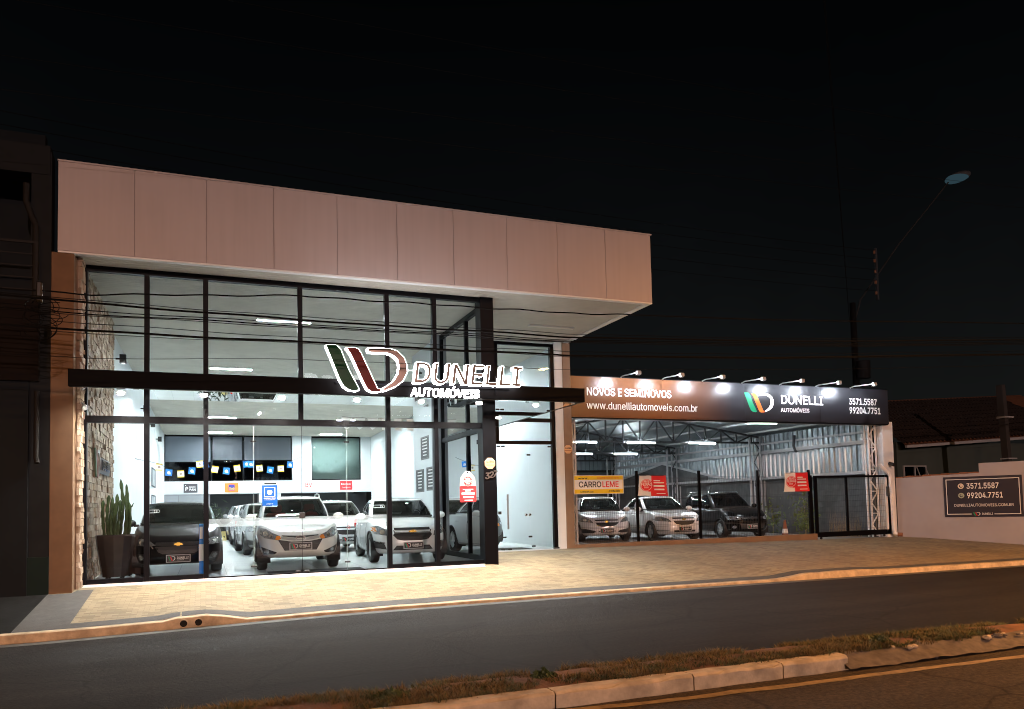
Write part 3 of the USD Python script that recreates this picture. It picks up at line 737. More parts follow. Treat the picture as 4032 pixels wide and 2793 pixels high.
def lit_shape(poly, name, face):
    """white glowing body with a darker face set proud of it"""
    b = part(lg, name, place(ext(poly, .115), (0, YL, 0)), M['halo'])
    part(b, 'face', place(ext(poly.buffer(-.012), .006), (0.004, YL - .116, .003)), face)


SM = lambda p: Polygon(p).buffer(.02, 8).buffer(-.04, 8).buffer(.02, 8)
lit_shape(SM(GREEN), 'green_ribbon', pm('logo_green_face', (.003, .085, .040), .4, spec=.2))
lit_shape(SM(RED), 'red_ribbon', pm('logo_red_face', (.17, .012, .011), .4, spec=.2))
lit_shape(SM(DEE), 'chrome_dee', M['letterface'])


def lit_text(s, x0, x1, z0, h, shear, bold, depth, faced=True):
    full = meshkit.text_mesh(s, h, .01, bold)
    k_ = (x1 - x0 - shear * h) / full.vertices[:, 0].max()
    pen = 0.0
    for i, ch in enumerate(s):
        w0 = meshkit.text_mesh(s[:i], h, .01, bold).vertices[:, 0].max() if i else 0
        m = meshkit.text_mesh(ch, h, depth, bold)
        fm = meshkit.text_mesh(ch, h, .006, False)
        w1 = meshkit.text_mesh(s[:i + 1], h, .01, bold).vertices[:, 0].max()
        m.vertices[:, 0] += w1 - m.vertices[:, 0].max()
        m.vertices[:, 0] = m.vertices[:, 0] * k_ + shear * m.vertices[:, 1]
        b = part(lg, 'letter', place(m, (x0, YL, z0)), M['halo'])
        f = m.copy(); f.vertices[:, 2] *= .006 / depth
        cx, cz_ = f.bounds[:, 0].mean(), f.bounds[:, 1].mean()
        k2 = fm.extents[0] * k_ / max(1e-6, fm.extents[0] * k_)
        fm.vertices[:, 0] = fm.vertices[:, 0] * k_ + shear * fm.vertices[:, 1]
        fm.vertices[:, 0] += cx - fm.bounds[:, 0].mean() + .003; fm.vertices[:, 1] += cz_ - fm.bounds[:, 1].mean() + .002
        if faced:
            part(b, 'face', place(fm, (x0, YL - depth - .001, z0)), M['letterface'])


lit_text('DUNELLI', 5.87, 8.11, 3.545, .375, .14, True, .15)
lit_text('AUTOMÓVEIS', 5.87, 7.25, 3.305, .155, .12, True, .05, False)
part(lg, 'fixing_rail', bx(4.5, 7.9, -.735, -.703, 3.50, 3.53), M['frame'])
part(lg, 'stay', bar((5.80, YL, 3.79), (5.95, YL, 3.79), .012), M['halo'])
for x in (4.8, 5.6, 6.6, 7.6):
    part(lg, 'stay', bar((x, -.72, 3.40), (x, -.72, 3.75), .014), M['frame'])


# mini logo used on plates and boards: (polygons in a 1 x 1 box)
def mini_logo(w, h, x=0.0, y=0.0):
    tf = lambda p: [((a - 4.3) / 1.5 * w + x, (b - 3.34) / .83 * h + y) for a, b in p]
    return [Polygon(tf(p)).buffer(0) for p in (GREEN, RED, DEE)]


# ================================================================== SIGNS INSIDE AND ON THE FACADE
def board(name, label, cat, x0, x1, z0, z1, y, mat, items, group=None, thick=.02, u=(1, 0, 0), o=None):
    """flat board: items = list of (mesh in board coordinates from lower-left, material, part name)"""
    o = o or (x0, y, z0)
    t = thing(name, label, cat, group)
    part(t, 'panel', place(bx(0, x1 - x0, 0, z1 - z0, -thick, 0), o, u), mat)
    for m, mt, nm in items:
        part(t, nm, place(at(m, 0, 0, .001), o, u), mt)
    return t


board('bank_sign', 'dark grey square bank sign reading BANCO PAN on the white mezzanine band', 'sign', 1.17, 1.88, 2.29, 2.79, YB - .03, pm('bank_grey', (.05, .05, .06), .4), [
    (cat_([ext(Point(.16, .26).buffer(.07).difference(Point(.16, .26).buffer(.035)), .004), ext(sbox(.09, .10, .125, .27), .004), ext(Point(.10, .40).buffer(.025), .004)]), M['whitev'], 'emblem'), (at(txt('BANCO', .065, .004, True), .28, .28), M['whitev'], 'lettering'), (at(txt('PAN', .12, .004, True, width=.33), .28, .11), M['whitev'], 'lettering')])
board('bank_sign', 'orange square bank sign with a blue tile reading Itaú on the white mezzanine band', 'sign', 3.28, 4.0, 2.28, 2.80, YB - .03, M['orange'], [
    (ext(rr(.20, .10, .53, .43, .05), .004), M['navy'], 'emblem'), (at(txt('Itaú', .12, .009, True, width=.27), .23, .16), M['yellow'], 'lettering')])
board('bank_sign', 'white bank sign with red BV letters on the white mezzanine band', 'sign', 7.53, 8.24, 2.33, 2.84, YB - .03, M['whitev'], [
    (at(txt('BV', .25, .004, True, width=.42), .10, .20), M['red'], 'lettering'), (at(txt('Financeira', .05, .004), .12, .10), M['navy'], 'lettering')])
board('bank_sign', 'red square bank sign with two white lines of lettering at the right of the band', 'sign', 9.64, 10.36, 2.33, 2.87, YB - .03, M['red'], [
    (ext(Point(.10, .34).buffer(.045), .004), M['whitev'], 'emblem'), (at(txt('Santander', .085, .004, True, width=.48), .17, .30), M['whitev'], 'lettering'), (at(txt('Financiamentos', .05, .004, width=.5), .12, .13), M['whitev'], 'lettering')])
# wall plaques on the x = 8 wall
for (y0, y1, z0, z1, lab) in ((5.62, 6.47, 2.55, 3.18, 'upper black text plaque on the white wall right of the silver sedan'), (6.18, 7.04, 1.65, 2.29, 'lower left black text plaque on the white wall'), (5.06, 5.92, 1.67, 2.31, 'lower right black text plaque on the white wall, nearest the glass')):
    ln = []
    R2 = random.Random(int(y0 * 100))
    for q in range(6):
        w_ = R2.uniform(.35, .55)
        ln.append((ext(rr(.43 - w_ / 2, .545 - q * .088, .43 + w_ / 2, .575 - q * .088, .012), .004), M['whitev'], 'text_line'))
    ln.append((ext(sbox(.02, .02, .84, .62).difference(sbox(.03, .03, .83, .61)), .004), M['steel'], 'border'))
    board('wall_plaque', lab, 'plaque', 0, .86, 0, .64, 0, M['blackv'], ln, 'black text plaques on the white wall', .025, (0, -1, 0), (7.995, y1, z0))
# framed pictures on the left wall
for z0, z1, lab in ((2.35, 3.15, 'upper framed picture far down the left white wall'), (1.25, 2.0, 'lower framed picture far down the left white wall')):
    t = thing('framed_picture', lab, 'picture')
    part(t, 'print', bx(.203, .212, 20.65, 23.0, z0 + .05, z1 - .05), M['picture'])
    part(t, 'frame', cat_([bx(.202, .225, 20.6, 23.05, z0, z0 + .05), bx(.202, .225, 20.6, 23.05, z1 - .05, z1), bx(.202, .225, 20.6, 20.65, z0 + .05, z1 - .05), bx(.202, .225, 23.0, 23.05, z0 + .05, z1 - .05)]), M['frame'])
# dark logo plate on the stone wall
t = thing('stone_wall_logo', 'dark ribbon logo with grey lettering mounted on the stone wall above the cactus', 'sign')
for P, mt, nm in ((mini_logo(.75, .55), pm('dull_green_plate', (.06, .09, .05), .5), None),):
    for pg, mm, nn in zip(P, (mt, pm('dull_red_plate', (.20, .05, .045), .5), M['steel']), ('green_ribbon', 'red_ribbon', 'steel_dee')):
        part(t, nn, place(ext(pg, .03), (.345, 1.75, 1.95), (0, 1, 0)), mm)
part(t, 'backing', place(ext(sbox(.70, .10, 2.35, .42), .02), (.343, 1.75, 1.95), (0, 1, 0)), M['charcoal'])
part(t, 'lettering', place(at(txt('DUNELLI', .20, .03, True, .12, 1.45), .78, .17), (.365, 1.75, 1.95), (0, 1, 0)), M['chrome'])
# mask notice on the glass door
t = board('mask_notice', 'blue notice with a white face mask emblem stuck on the glass door', 'notice', 3.32, 3.60, 1.32, 1.715, YG - .012, pm('notice_blue', (.004, .085, .36), .5, spec=.2), [
    (ext(sbox(.04, .175, .24, .355).difference(sbox(.05, .185, .23, .345)), .002), M['whitev'], 'border'), (ext(unary_union([rr(.095, .235, .185, .295, .02), Point(.14, .245).buffer(.038)]), .003), M['whitev'], 'mask_emblem'),
    (at(txt('OBRIGATÓRIO', .018, .002, True, width=.22), .03, .135), M['whitev'], 'lettering'), (at(txt('O USO DE MÁSCARA', .014, .002, width=.2), .04, .108), M['whitev'], 'lettering'), (at(txt('proteja-se', .018, .002, width=.12), .08, .03), M['whitev'], 'lettering')], thick=.004)
part(t, 'holder', place(bx(.04, .26, .41, .44, -.01, .01), (3.32, YG - .012, 1.32)), M['blackplastic'])
# hanging price-tag poster
tagpoly = Polygon([(0, .32), (.02, .52), (.13, .655), (.22, .655), (.33, .52), (.35, .32)]).difference(Point(.175, .625).buffer(.018))
t = thing('tag_poster', 'white and red tag-shaped MEGA FEIRÃO poster on the glass left of the black column', 'poster')
o = (7.29, YG - .015, 1.31)
part(t, 'card', place(ext(tagpoly, .004), o), M['cream'])
part(t, 'red_card', place(ext(rr(-.005, 0, .355, .34, .02), .005), o), M['red'])
part(t, 'seal', place(ext(Point(.175, .44).buffer(.115), .007), o), M['red'])
part(t, 'seal_ring', place(at(ext(Point(.175, .44).buffer(.105).difference(Point(.175, .44).buffer(.099)), .001), 0, 0, .0075), o), M['whitev'])
for s, h, zz, b, w in (('MEGA', .035, .475, True, .11), ('FEIRÃO', .05, .415, True, .19), ('2020', .03, .375, True, .08)):
    part(t, 'lettering', place(at(txt(s, h, .002, b, 0, w), .175 - w / 2, zz, .0075), o), M['whitev'])
for z0, z1, x0, x1 in ((.255, .275, .06, .29), (.225, .245, .11, .24), (.155, .20, .03, .32), (.085, .125, .06, .30), (.03, .045, .09, .28)):
    part(t, 'text_line', place(at(ext(rr(x0, z0, x1, z1, .008), .001), 0, 0, .0058), o), M['whitev'])
# alarm plates and house number
octo = lambda r: Polygon([(r * math.cos(math.pi / 8 + q * math.pi / 4), r * math.sin(math.pi / 8 + q * math.pi / 4)) for q in range(8)])
for x, y, z, lab in ((7.925, .597, 2.12, 'octagonal peach alarm plate on the black corner column above the number'), (11.60, 4.337, 2.72, 'octagonal peach alarm plate with a dark band on the tan pillar')):
    t = thing('alarm_plate', lab, 'sign', 'octagonal alarm plates')
    part(t, 'plate', place(ext(octo(.125), .008), (x, y, z)), M['peach'])
    part(t, 'lettering', place(at(txt('ALARME', .045, .002, True, 0, .18), -.09, .01, .0085), (x, y, z)), M['blackv'])
    part(t, 'stripe', place(at(ext(sbox(-.11, -.045, .11, -.03), .001), 0, 0, .0085), (x, y, z)), M['terracotta'])
t = thing('house_number', 'raised grey metal house number 327 on the black corner column', 'house number')
for ch, dx in (('3', 0), ('2', .09), ('7', .18)):
    part(t, 'digit', place(at(txt(ch, .13, .02, True, .15), 7.795 + dx, 1.79 + dx * .25), (0, .598, 0)), M['steel'])
# bunting across the hall
BF = [(.94, 2.68, 'y'), (1.22, 2.51, 'b'), (1.57, 2.46, 'y'), (1.90, 2.56, 'b'), (2.13, 2.77, 'y'), (2.30, 2.75, 'b'), (2.59, 2.60, 'y'), (2.94, 2.55, 'b'), (3.27, 2.63, 'y'), (3.56, 2.78, 'b'), (3.70, 2.77, 'b'), (3.97, 2.63, 'y'), (4.31, 2.57, 'b'), (4.65, 2.62, 'y'), (4.95, 2.75, 'b')]
t = thing('bunting', 'string of blue and white-yellow square flags hung across the hall', 'bunting')
part(t, 'string', tube([(.25, 12, 2.95)] + [(x, 12, z + .11) for x, z, _ in BF] + [(5.3, 12, 3.0)], .006, 5), M['wire'])
for q, (x, z, c) in enumerate(BF):
    an = R.uniform(-.2, .2) + (.35 if z > 2.7 and q % 2 else 0) * (1 if q % 4 else -1)
    ca, sa = math.cos(an), math.sin(an)
    fl = part(t, 'flag', place(bx(-.10, .10, -.11, .11, -.003, .003), (x, 12 + .01 * (q % 2), z), (ca, 0, sa), (-sa, 0, ca)), M['whitev'] if c == 'y' else M['blue'])
    if c == 'y':
        for z0 in (-.11, .08):
            part(fl, 'stripe', place(bx(-.10, .10, z0, z0 + .03, .0035, .005), (x, 12 + .01 * (q % 2), z), (ca, 0, sa), (-sa, 0, ca)), M['yellow'])
        part(fl, 'print', place(ext(Point(0, 0).buffer(.04), .002), (x, 11.996 + .01 * (q % 2), z), (ca, 0, sa), (-sa, 0, ca)), M['steel'])
    else:
        part(fl, 'print', place(ext(Point(0, -.01).buffer(.05).union(sbox(.0, -.06, .06, -.02)), .002), (x, 11.996 + .01 * (q % 2), z), (ca, 0, sa), (-sa, 0, ca)), M['whitev'])
# pale bunting near the ceiling on the right
t = thing('white_bunting', 'string of pale pointed pennants under the ceiling behind the silver sedan', 'bunting')
part(t, 'string', tube([(6.2, 9, 4.05), (7.6, 9, 4.0), (9.6, 9, 4.1)], .005, 5), M['wire'])
for q in range(8):
    x = 6.35 + q * .40
    part(t, 'pennant', place(ext(Polygon([(-.17, 0), (.17, 0), (.08, -.30), (-.02, -.36), (-.1, -.28)] if q < 3 else [(-.12, 0), (.12, 0), (.11, -.38), (-.11, -.36)]), .004), (x, 9, 4.02)), M['whitev'])
t = thing('banner_stand', 'thin blue and white banner stand seen edge-on behind the second mullion', 'stand')
part(t, 'banner', bx(2.20, 2.275, 1.15, 1.62, .03, 1.0), M['blue']); part(t, 'stripe', bx(2.196, 2.279, 1.145, 1.15, .30, .62), M['whitev']); part(t, 'stripe', bx(2.21, 2.265, 1.145, 1.149, .72, .95), M['whitev']); part(t, 'foot', bx(2.12, 2.36, 1.1, 1.66, .002, .03), M['blackplastic'])
# floor mat, caution stand, pots, cactus
top('door_mat', bx(3.45, 5.3, .86, 1.45, .002, .014, .004), M['mat'], 'dark rubber mat on the floor inside the glass doors', 'mat')
top('entrance_mat', bx(9.2, 10.7, 4.9, 5.7, .002, .012, .004), M['mat'], 'dark mat inside the entrance door right of the black column', 'mat')
t = thing('caution_stand', 'yellow folding floor caution stand beside the rear row of cars', 'floor sign', None, (3.0, 20.0, 0))
for s in (-1, 1):
    part(t, 'board', place(ext(Polygon([(-.12, 0), (.12, 0), (.08, .40), (-.08, .40)]), .01), (0, s * .11, 0), (1, 0, 0), (0, -s * .24, .97)), pm('faded_yellow', (.42, .33, .12), .6))


def planter(name, lab, x, y, r, h):
    t = thing(name, lab, 'plant pot', None, (x, y, 0))
    pr = [(0, 0.05), (r * .66, .05), (r * .74, h * .25), (r * .95, h * .75), (r, h * .97), (r * .97, h), (r * .88, h), (r * .85, h * .93), (0, h * .93)]
    part(t, 'bowl', lathe(pr, 12), M['pot'], 25)
    part(t, 'soil', at(trimesh.creation.cylinder(r * .845, .02, sections=16), 0, 0, h * .93), M['soil'])
    for a in range(4):
        part(t, 'caster', at(trimesh.creation.icosphere(1, .025), r * .5 * math.cos(a * 1.57 + .7), r * .5 * math.sin(a * 1.57 + .7), .026), M['blackplastic'])


planter('planter', 'large dark tapered clay planter holding the cactus inside the left window', .72, 1.75, .34, .84)
planter('planter', 'second dark planter half hidden behind the cactus planter', 1.02, 2.35, .27, .80)
ct = thing('cactus', 'tall dark green columnar cactus growing in the planter', 'cactus')
CA = [(-.20, 0, 1.50), (-.13, .06, 1.60), (-.06, -.05, 1.56), (.0, .06, 1.62), (.06, -.03, 1.50), (.10, .05, 1.90), (.17, -.02, 1.60), (.20, .06, 1.80), (-.03, .10, 1.45), (.23, 0, 1.45)]
for dx, dy, h in CA:
    zz = np.linspace(.74, h, 40)
    rad = .029 * (1 + .16 * np.sin(zz * 30 + dx * 50)); rad[-1] = .004; rad[-2] *= .6; rad[-3] *= .85
    m = tube(np.c_[.72 + dx + .02 * np.sin(zz * 5 + dx * 9), 1.75 + dy + .015 * np.cos(zz * 4 + dy * 7), zz], rad, 10)
    part(ct, 'stem', m, M['cactus'], 45)
part(ct, 'stem', tube([(.93, 1.75, 1.33), (1.0, 1.75, 1.37), (1.03, 1.75, 1.44)], [.02, .016, .006], 8), M['cactus'], 45)
bl = thing('red_ball', 'red round object peeping out beside the black hatchback', 'balloon')  # unidentified red spot, given a plain round shape
part(bl, 'ball', at(trimesh.creation.icosphere(2, .13), .93, 2.9, .66), M['red'], True); part(bl, 'tip', at(trimesh.creation.cone(.02, .04), .93, 2.9, .50), M['red'])
for x, y, lab in ((2.55, 14.5, 'dark leafy potted plant far inside, left of the rear row of cars'),):
    t = thing('potted_plant', lab, 'plant')
    part(t, 'pot', at(lathe([(0, 0), (.16, 0), (.2, .4), (0, .4)], 14), x, y, 0), M['pot'], 30)
    V, F = [], []
    for _ in range(160):
        c = np.array((x, y, .95)) + rg.normal(size=3) * (.2, .2, .26); d = rg.normal(size=3) * .07; e = np.cross(d, rg.normal(size=3)); e *= .03 / (np.linalg.norm(e) + 1e-6); o_ = len(V)
        V += [c - d, c + e, c + d, c - e]; F += [(o_, o_ + 1, o_ + 2), (o_, o_ + 2, o_ + 3)]
    part(t, 'foliage', (np.array(V), np.array(F)), pm('dark_leaf', (.02, .035, .015), .5))
t = thing('security_camera', 'small security camera on the stone wall under the awning', 'camera')
part(t, 'body', tube([(.36, .42, 3.12), (.40, .18, 3.06)], .04, 12), M['greysteel'], 40); part(t, 'bracket', bar((.32, .45, 3.18), (.37, .40, 3.13), .025), M['greysteel'])

# ================================================================== CARS
def conform(poly, F, off, edge=.06, thick=.012):
    """thin solid following the surface y = F(x, z)"""
    out = []
    for g in getattr(poly, 'geoms', [poly]):
        if g.area < 1e-6:
            continue
        v, f = trimesh.creation.triangulate_polygon(g, engine='earcut')
        v3 = np.c_[v, np.zeros(len(v))]
        v3, f = trimesh.remesh.subdivide_to_size(v3, f, edge, max_iter=12)
        m0 = trimesh.Trimesh(v3, f, process=True); v3, f = np.array(m0.vertices), np.array(m0.faces)
        y = F(v3[:, 0], v3[:, 1])
        if np.isnan(y).any():
            y = np.where(np.isnan(y), np.nanmean(y) if not np.isnan(y).all() else 0, y)
        A = np.c_[v3[:, 0], y - off, v3[:, 1]]; B = np.c_[v3[:, 0], y - off + thick, v3[:, 1]]
        n = len(A)
        nrm = np.cross(A[f[:, 1]] - A[f[:, 0]], A[f[:, 2]] - A[f[:, 0]])
        if nrm[:, 1].sum() > 0:
            f = f[:, ::-1]
        e = np.sort(f[:, [0, 1, 1, 2, 2, 0]].reshape(-1, 2), 1); raw = f[:, [0, 1, 1, 2, 2, 0]].reshape(-1, 2)
        _, inv, cnt = np.unique(e, axis=0, return_inverse=True, return_counts=True)
        be = raw[cnt[inv.ravel()] == 1]
        sidef = np.vstack([np.c_[be[:, 1], be[:, 0], be[:, 0] + n], np.c_[be[:, 1], be[:, 0] + n, be[:, 1] + n]])
        out.append(trimesh.Trimesh(np.vstack([A, B]), np.vstack([f, sidef]), process=False))
    return cat_(out)


def superell(n, N, a=1.0, b=1.0):
    t = np.linspace(0, 2 * np.pi, 6000, endpoint=False)
    x = np.sign(np.cos(t)) * abs(np.cos(t)) ** (2 / n) * a; y = np.sign(np.sin(t)) * abs(np.sin(t)) ** (2 / n) * b
    s = np.r_[0, np.cumsum(np.hypot(np.diff(np.r_[x, x[0]]), np.diff(np.r_[y, y[0]])))]
    u = np.linspace(0, s[-1], N, endpoint=False)
    return np.interp(u, s, np.r_[x, x[0]]) / a, np.interp(u, s, np.r_[y, y[0]]) / b


def rings_mesh(rings, close_top=True, close_bottom=True):
    N = len(rings[0]); V = np.vstack(rings); F = []
    for r in range(len(rings) - 1):
        for j in range(N):
            a, b = r * N + j, r * N + (j + 1) % N
            F += [(a, b, b + N), (a, b + N, a + N)]
    V = [V]; base = len(rings) * N
    if close_bottom:
        V.append(rings[0].mean(0)[None]); F += [(base, (j + 1) % N, j) for j in range(N)]; base += 1
    if close_top:
        V.append(rings[-1].mean(0)[None]); o_ = (len(rings) - 1) * N; F += [(base, o_ + j, o_ + (j + 1) % N) for j in range(N)]
    m = trimesh.Trimesh(np.vstack(V), F, process=False)
    if m.volume < 0:
        m.invert()
    return m


def wheel_parts(r, w, spokes, style):
    hw = w / 2
    prof = [(r * .66, -hw), (r * .9, -hw), (r * .975, -hw * .8), (r, -hw * .45), (r, hw * .45), (r * .975, hw * .8), (r * .9, hw), (r * .66, hw), (r * .66, -hw)]
    rot = trimesh.transformations.rotation_matrix(math.pi / 2, (0, 1, 0))
    tyre = lathe(prof, 32); tyre.apply_transform(rot)
    rim = [trimesh.creation.annulus(r * .58, r * .665, w * .75, sections=32), at(trimesh.creation.cylinder(r * .17, w * .5, sections=18), 0, 0, w * .1)]
    disc = at(trimesh.creation.cylinder(r * .60, .01, sections=28), 0, 0, -w * .1)
    for s in range(spokes):
        a = s / spokes * 2 * math.pi
        for dd in ((-.10, .10) if style else (0,)):
            p = (r * .12 * math.cos(a), r * .12 * math.sin(a), w * .30); q_ = (r * .60 * math.cos(a + dd), r * .60 * math.sin(a + dd), w * .34)
            rim.append(bar(p, q_, r * (.075 if style else .13), .02))
    rim = cat_(rim)
    for m in (rim, disc):
        m.apply_transform(rot)
    return tyre, rim, disc


def mirror(poly):
    return Polygon([(-x, z) for x, z in list(poly.exterior.coords)][::-1])


def make_car(label, pos, yaw, S, name='parked_car', group='cars for sale'):
    """local frame: nose towards -y, front axle at y = 0, wheels on z = 0"""
    L, W, H, wb, fo, rw = S['L'], S['W'], S['H'], S['wb'], S['fo'], S.get('rw', .31)
    hw = W / 2
    zs, zh, zc, zb, zd = S.get('zs', .22), S['zh'], S['zc'], S['zb'], S['zd']
    y0, y1 = -fo, L - fo
    cowl, y1b = S['cowl'] - fo, S['gb'] - fo              # greenhouse base front / rear
    y0r, y1r = S['rf'] - fo, S['rr'] - fo                 # roof front / rear
    t = thing(name, label, 'car', group, pos, yaw)
    PT = S['paint']
    ztop = PchipInterpolator([y0 - .2, y0, y0 + .14, y0 + .5, cowl, y1b - .3, y1 - .06, y1 + .2], [zh - .08, zh, zh + .045, zh + (zc - zh) * .62, zc, zb, zd, zd - .06])
    N = 144
    ex, ey = superell(S.get('n', 4.2), N, hw, L / 2)
    yc_, hl = (y0 + y1) / 2, L / 2
    tk = [0, .06, .15, .28, .42, .56, .70, .82, .91, .97, 1.0]
    aw = np.interp(tk, [0, .06, .28, .5, .75, .9, .97, 1], [.90, .945, .985, 1.0, .985, .955, .925, .90])
    fi = np.interp(tk, [0, .06, .15, .3, .5, .65, .82, .93, 1], [.16, .09, .03, .0, .0, .015, .055, .10, .17])
    ri = np.interp(tk, [0, .06, .15, .3, .5, .7, .9, 1], [.16, .08, .03, .0, .0, .02, .05, .12])
    rings = []
    for k_, a_, f_, r_ in zip(tk, aw, fi, ri):
        y = yc_ + ey * hl
        y = np.where(ey < 0, yc_ + ey * (hl - f_), yc_ + ey * (hl - r_))
        zt = ztop(y)
        rings.append(np.c_[ex * hw * a_, y, zs + k_ * (zt - zs)])
    e = rings[-1]
    for s in (.985, .955, .90, .80, .62, .40, .18):
        x = e[:, 0] * s; y = yc_ + (e[:, 1] - yc_) * s
        rings.append(np.c_[x, y, ztop(y) + S.get('crown', .05) * (1 - s ** 2.2)])
    body = rings_mesh(rings)
    front = body.vertices[(body.vertices[:, 1] < cowl + .1) & (body.vertex_normals[:, 1] < .05) & (body.vertex_normals[:, 2] > -.6)]
    FF = LinearNDInterpolator(front[:, [0, 2]], front[:, 1])
    arches = []
    for ya in (0, wb):
        for s in (-1, 1):
            c = trimesh.creation.cylinder(rw + .055, .34, sections=36); c.apply_transform(trimesh.transformations.rotation_matrix(math.pi / 2, (0, 1, 0)))
            c.apply_translation((s * (hw - .12), ya, rw)); arches.append(c)
    sidev = body.vertices[(body.vertices[:, 0] < -.5 * hw)]
    SF = LinearNDInterpolator(sidev[:, [1, 2]], -sidev[:, 0])
    cut = body.difference(arches, engine='manifold')
    bp = part(t, 'body', cut, PT, 32)
    for ya in (0, wb):
        for s in (-1, 1):
            c = trimesh.creation.annulus(rw + .036, rw + .053, .27, sections=30); c.apply_transform(trimesh.transformations.rotation_matrix(math.pi / 2, (0, 1, 0)))
            d = trimesh.creation.cylinder(rw + .045, .02, sections=24); d.apply_transform(trimesh.transformations.rotation_matrix(math.pi / 2, (0, 1, 0)))
            m = cat_([at(c, s * (hw - .155), ya, rw), at(d, s * (hw - .28), ya, rw)])
            part(t, 'wheel_arch', m.slice_plane((0, 0, .16), (0, 0, 1)), M['blackplastic'])
    # greenhouse
    a0, a1 = S.get('a0', .885) * hw, S.get('a1', .70) * hw
    gx, gy = superell(5.0, 200, a0, (y1b - cowl) / 2)
    yn = (gy + 1) / 2
    ts = [0, .05, .10, .28, .46, .64, .80, .87, .93, .97, 1.0]
    GR = []
    He = H - S.get('rc', .045)
    for k_ in ts:
        a_ = a0 + (a1 - a0) * k_ + .035 * math.sin(math.pi * k_)
        ya = cowl + yn * (y1b - cowl); yb_ = y0r + yn * (y1r - y0r)
        y = ya + (yb_ - ya) * k_
        y = y + np.where(yn < .12, -.05 * math.sin(math.pi * k_), 0) + np.where(yn > .9, .05 * math.sin(math.pi * k_), 0)
        zbase = ztop(ya) + .02 - .03
        GR.append(np.c_[gx * a_, y, zbase + k_ * (He - zbase)])
    e = GR[-1]; yr = (y0r + y1r) / 2
    nb = len(GR)
    for s in (.975, .93, .82, .6, .3, .08):
        GR.append(np.c_[e[:, 0] * s, yr + (e[:, 1] - yr) * s, np.full(len(e), He) + S.get('rc', .045) * (1 - s ** 2.4)])
    Vg = np.vstack(GR); n2 = 200
    ymid = (cowl + yn * (y1b - cowl))
    shell, gl_f, gl_s, gl_r = [], [], [], []
    for r in range(len(GR) - 1):
        for j in range(n2):
            j2 = (j + 1) % n2
            q_ = (r * n2 + j, r * n2 + j2, (r + 1) * n2 + j2, (r + 1) * n2 + j)
            dest = shell
            if r < nb - 1:
                xm, ym = abs(gx[j] + gx[j2]) / 2, (yn[j] + yn[j2]) / 2
                yy = cowl + ym * (y1b - cowl)
                tm = (ts[r] + ts[r + 1]) / 2
                if ym < .11 and xm < .90 and .05 < tm < .94:
                    dest = gl_f
                elif ym > .89 and xm < .86 and .2 < tm < .9:
                    dest = gl_r
                elif xm > .965 and .10 < tm < .87 and ym > .055 and ym < S.get('qe', .93) and not any(abs(ym - b_) < w_ for b_, w_ in S['pillars']):
                    dest = gl_s
            dest.append(q_)

    def sub(faces):
        f = np.array(faces); f = np.vstack([f[:, [0, 1, 2]], f[:, [0, 2, 3]]])
        u, inv = np.unique(f, return_inverse=True)
        return trimesh.Trimesh(Vg[u], inv.reshape(-1, 3), process=False)

    part(t, 'roof', sub(shell), PT, 40)
    gm = M['darkglass'] if S.get('dark') else M['carglass']
    wf = sub(gl_f)
    part(t, 'windscreen', wf, gm, True)
    for s in (-1, 1):
        ss = [q_ for q_ in gl_s if (Vg[q_[0], 0] > 0) == (s > 0)]
        part(t, 'side_window', sub(ss), gm, True)
    if gl_r:
        part(t, 'rear_window', sub(gl_r), gm, True)
    # inside
    deck = [np.c_[gx * a0 * .99, cowl + .0 + yn * (y1b - cowl), ztop(cowl + yn * (y1b - cowl)) + S.get('crown', .05) + .012]]
    dk = rings_mesh([deck[0] - (0, 0, .03), deck[0]])
    part(t, 'cabin_lining', dk, M['seat'])
    sm = M['seatred'] if S.get('redseat') else M['seat']
    for s in (-1, 1):
        sx, sy = s * .36, cowl + 1.15
        part(t, 'seat', cat_([bx(sx - .23, sx + .23, sy, sy + .13, zc - .1, zc + .17, .05), bx(sx - .12, sx + .12, sy + .04, sy + .13, zc + .18, zc + .36, .04)]), sm, 40)
    sw_ = trimesh.creation.torus(.17, .014, 24, 8); sw_.apply_transform(trimesh.transformations.rotation_matrix(1.2, (1, 0, 0)))
    part(t, 'steering_wheel', at(sw_, .36, cowl + .62, zc + .06), M['blackplastic'], True)
    part(t, 'rear_mirror', bx(-.11, .11, y0r - .02, y0r + .02, He - .13, He - .06, .02), M['blackplastic'])
    # wheels
    ty, rm, ds = wheel_parts(rw, .20, S.get('spokes', 5), S.get('rimstyle', 1))
    for ya in (0, wb):
        for s in (-1, 1):
            T = trimesh.transformations.rotation_matrix(0 if s > 0 else math.pi, (0, 0, 1)); T[:3, 3] = (s * (hw - .135), ya, rw)
            wm = [m.copy().apply_transform(T) for m in (ty, rm, ds)]
            wp = part(t, 'wheel', wm[2], M['blackplastic'])
            part(wp, 'tyre', wm[0], M['rubber'], 40); part(wp, 'rim', wm[1], S.get('rim', M['alloy']), 30)
    # mirrors
    for s in (-1, 1):
        mm = trimesh.creation.icosphere(2, 1.0); mm.vertices *= (.115, .075, .08); mm.apply_translation((s * (hw + .07), cowl + .42, zc + .075))
        mp = part(t, 'wing_mirror', mm, S.get('mirror', PT), True)
        part(mp, 'stem', bx(min(s * (hw - .10), s * hw), max(s * (hw - .10), s * hw), cowl + .39, cowl + .45, zc + .0, zc + .05), M['blackplastic'])
    # front details
    for nm, pts, mt, off, mir in S['front']:
        pg = pts if isinstance(pts, Polygon) else Polygon(pts)
        pg = pg.buffer(.008).buffer(-.008)
        for g in ((pg, mirror(pg)) if mir else (pg,)):
            part(t, nm, conform(g, FF, off), mt, 30)
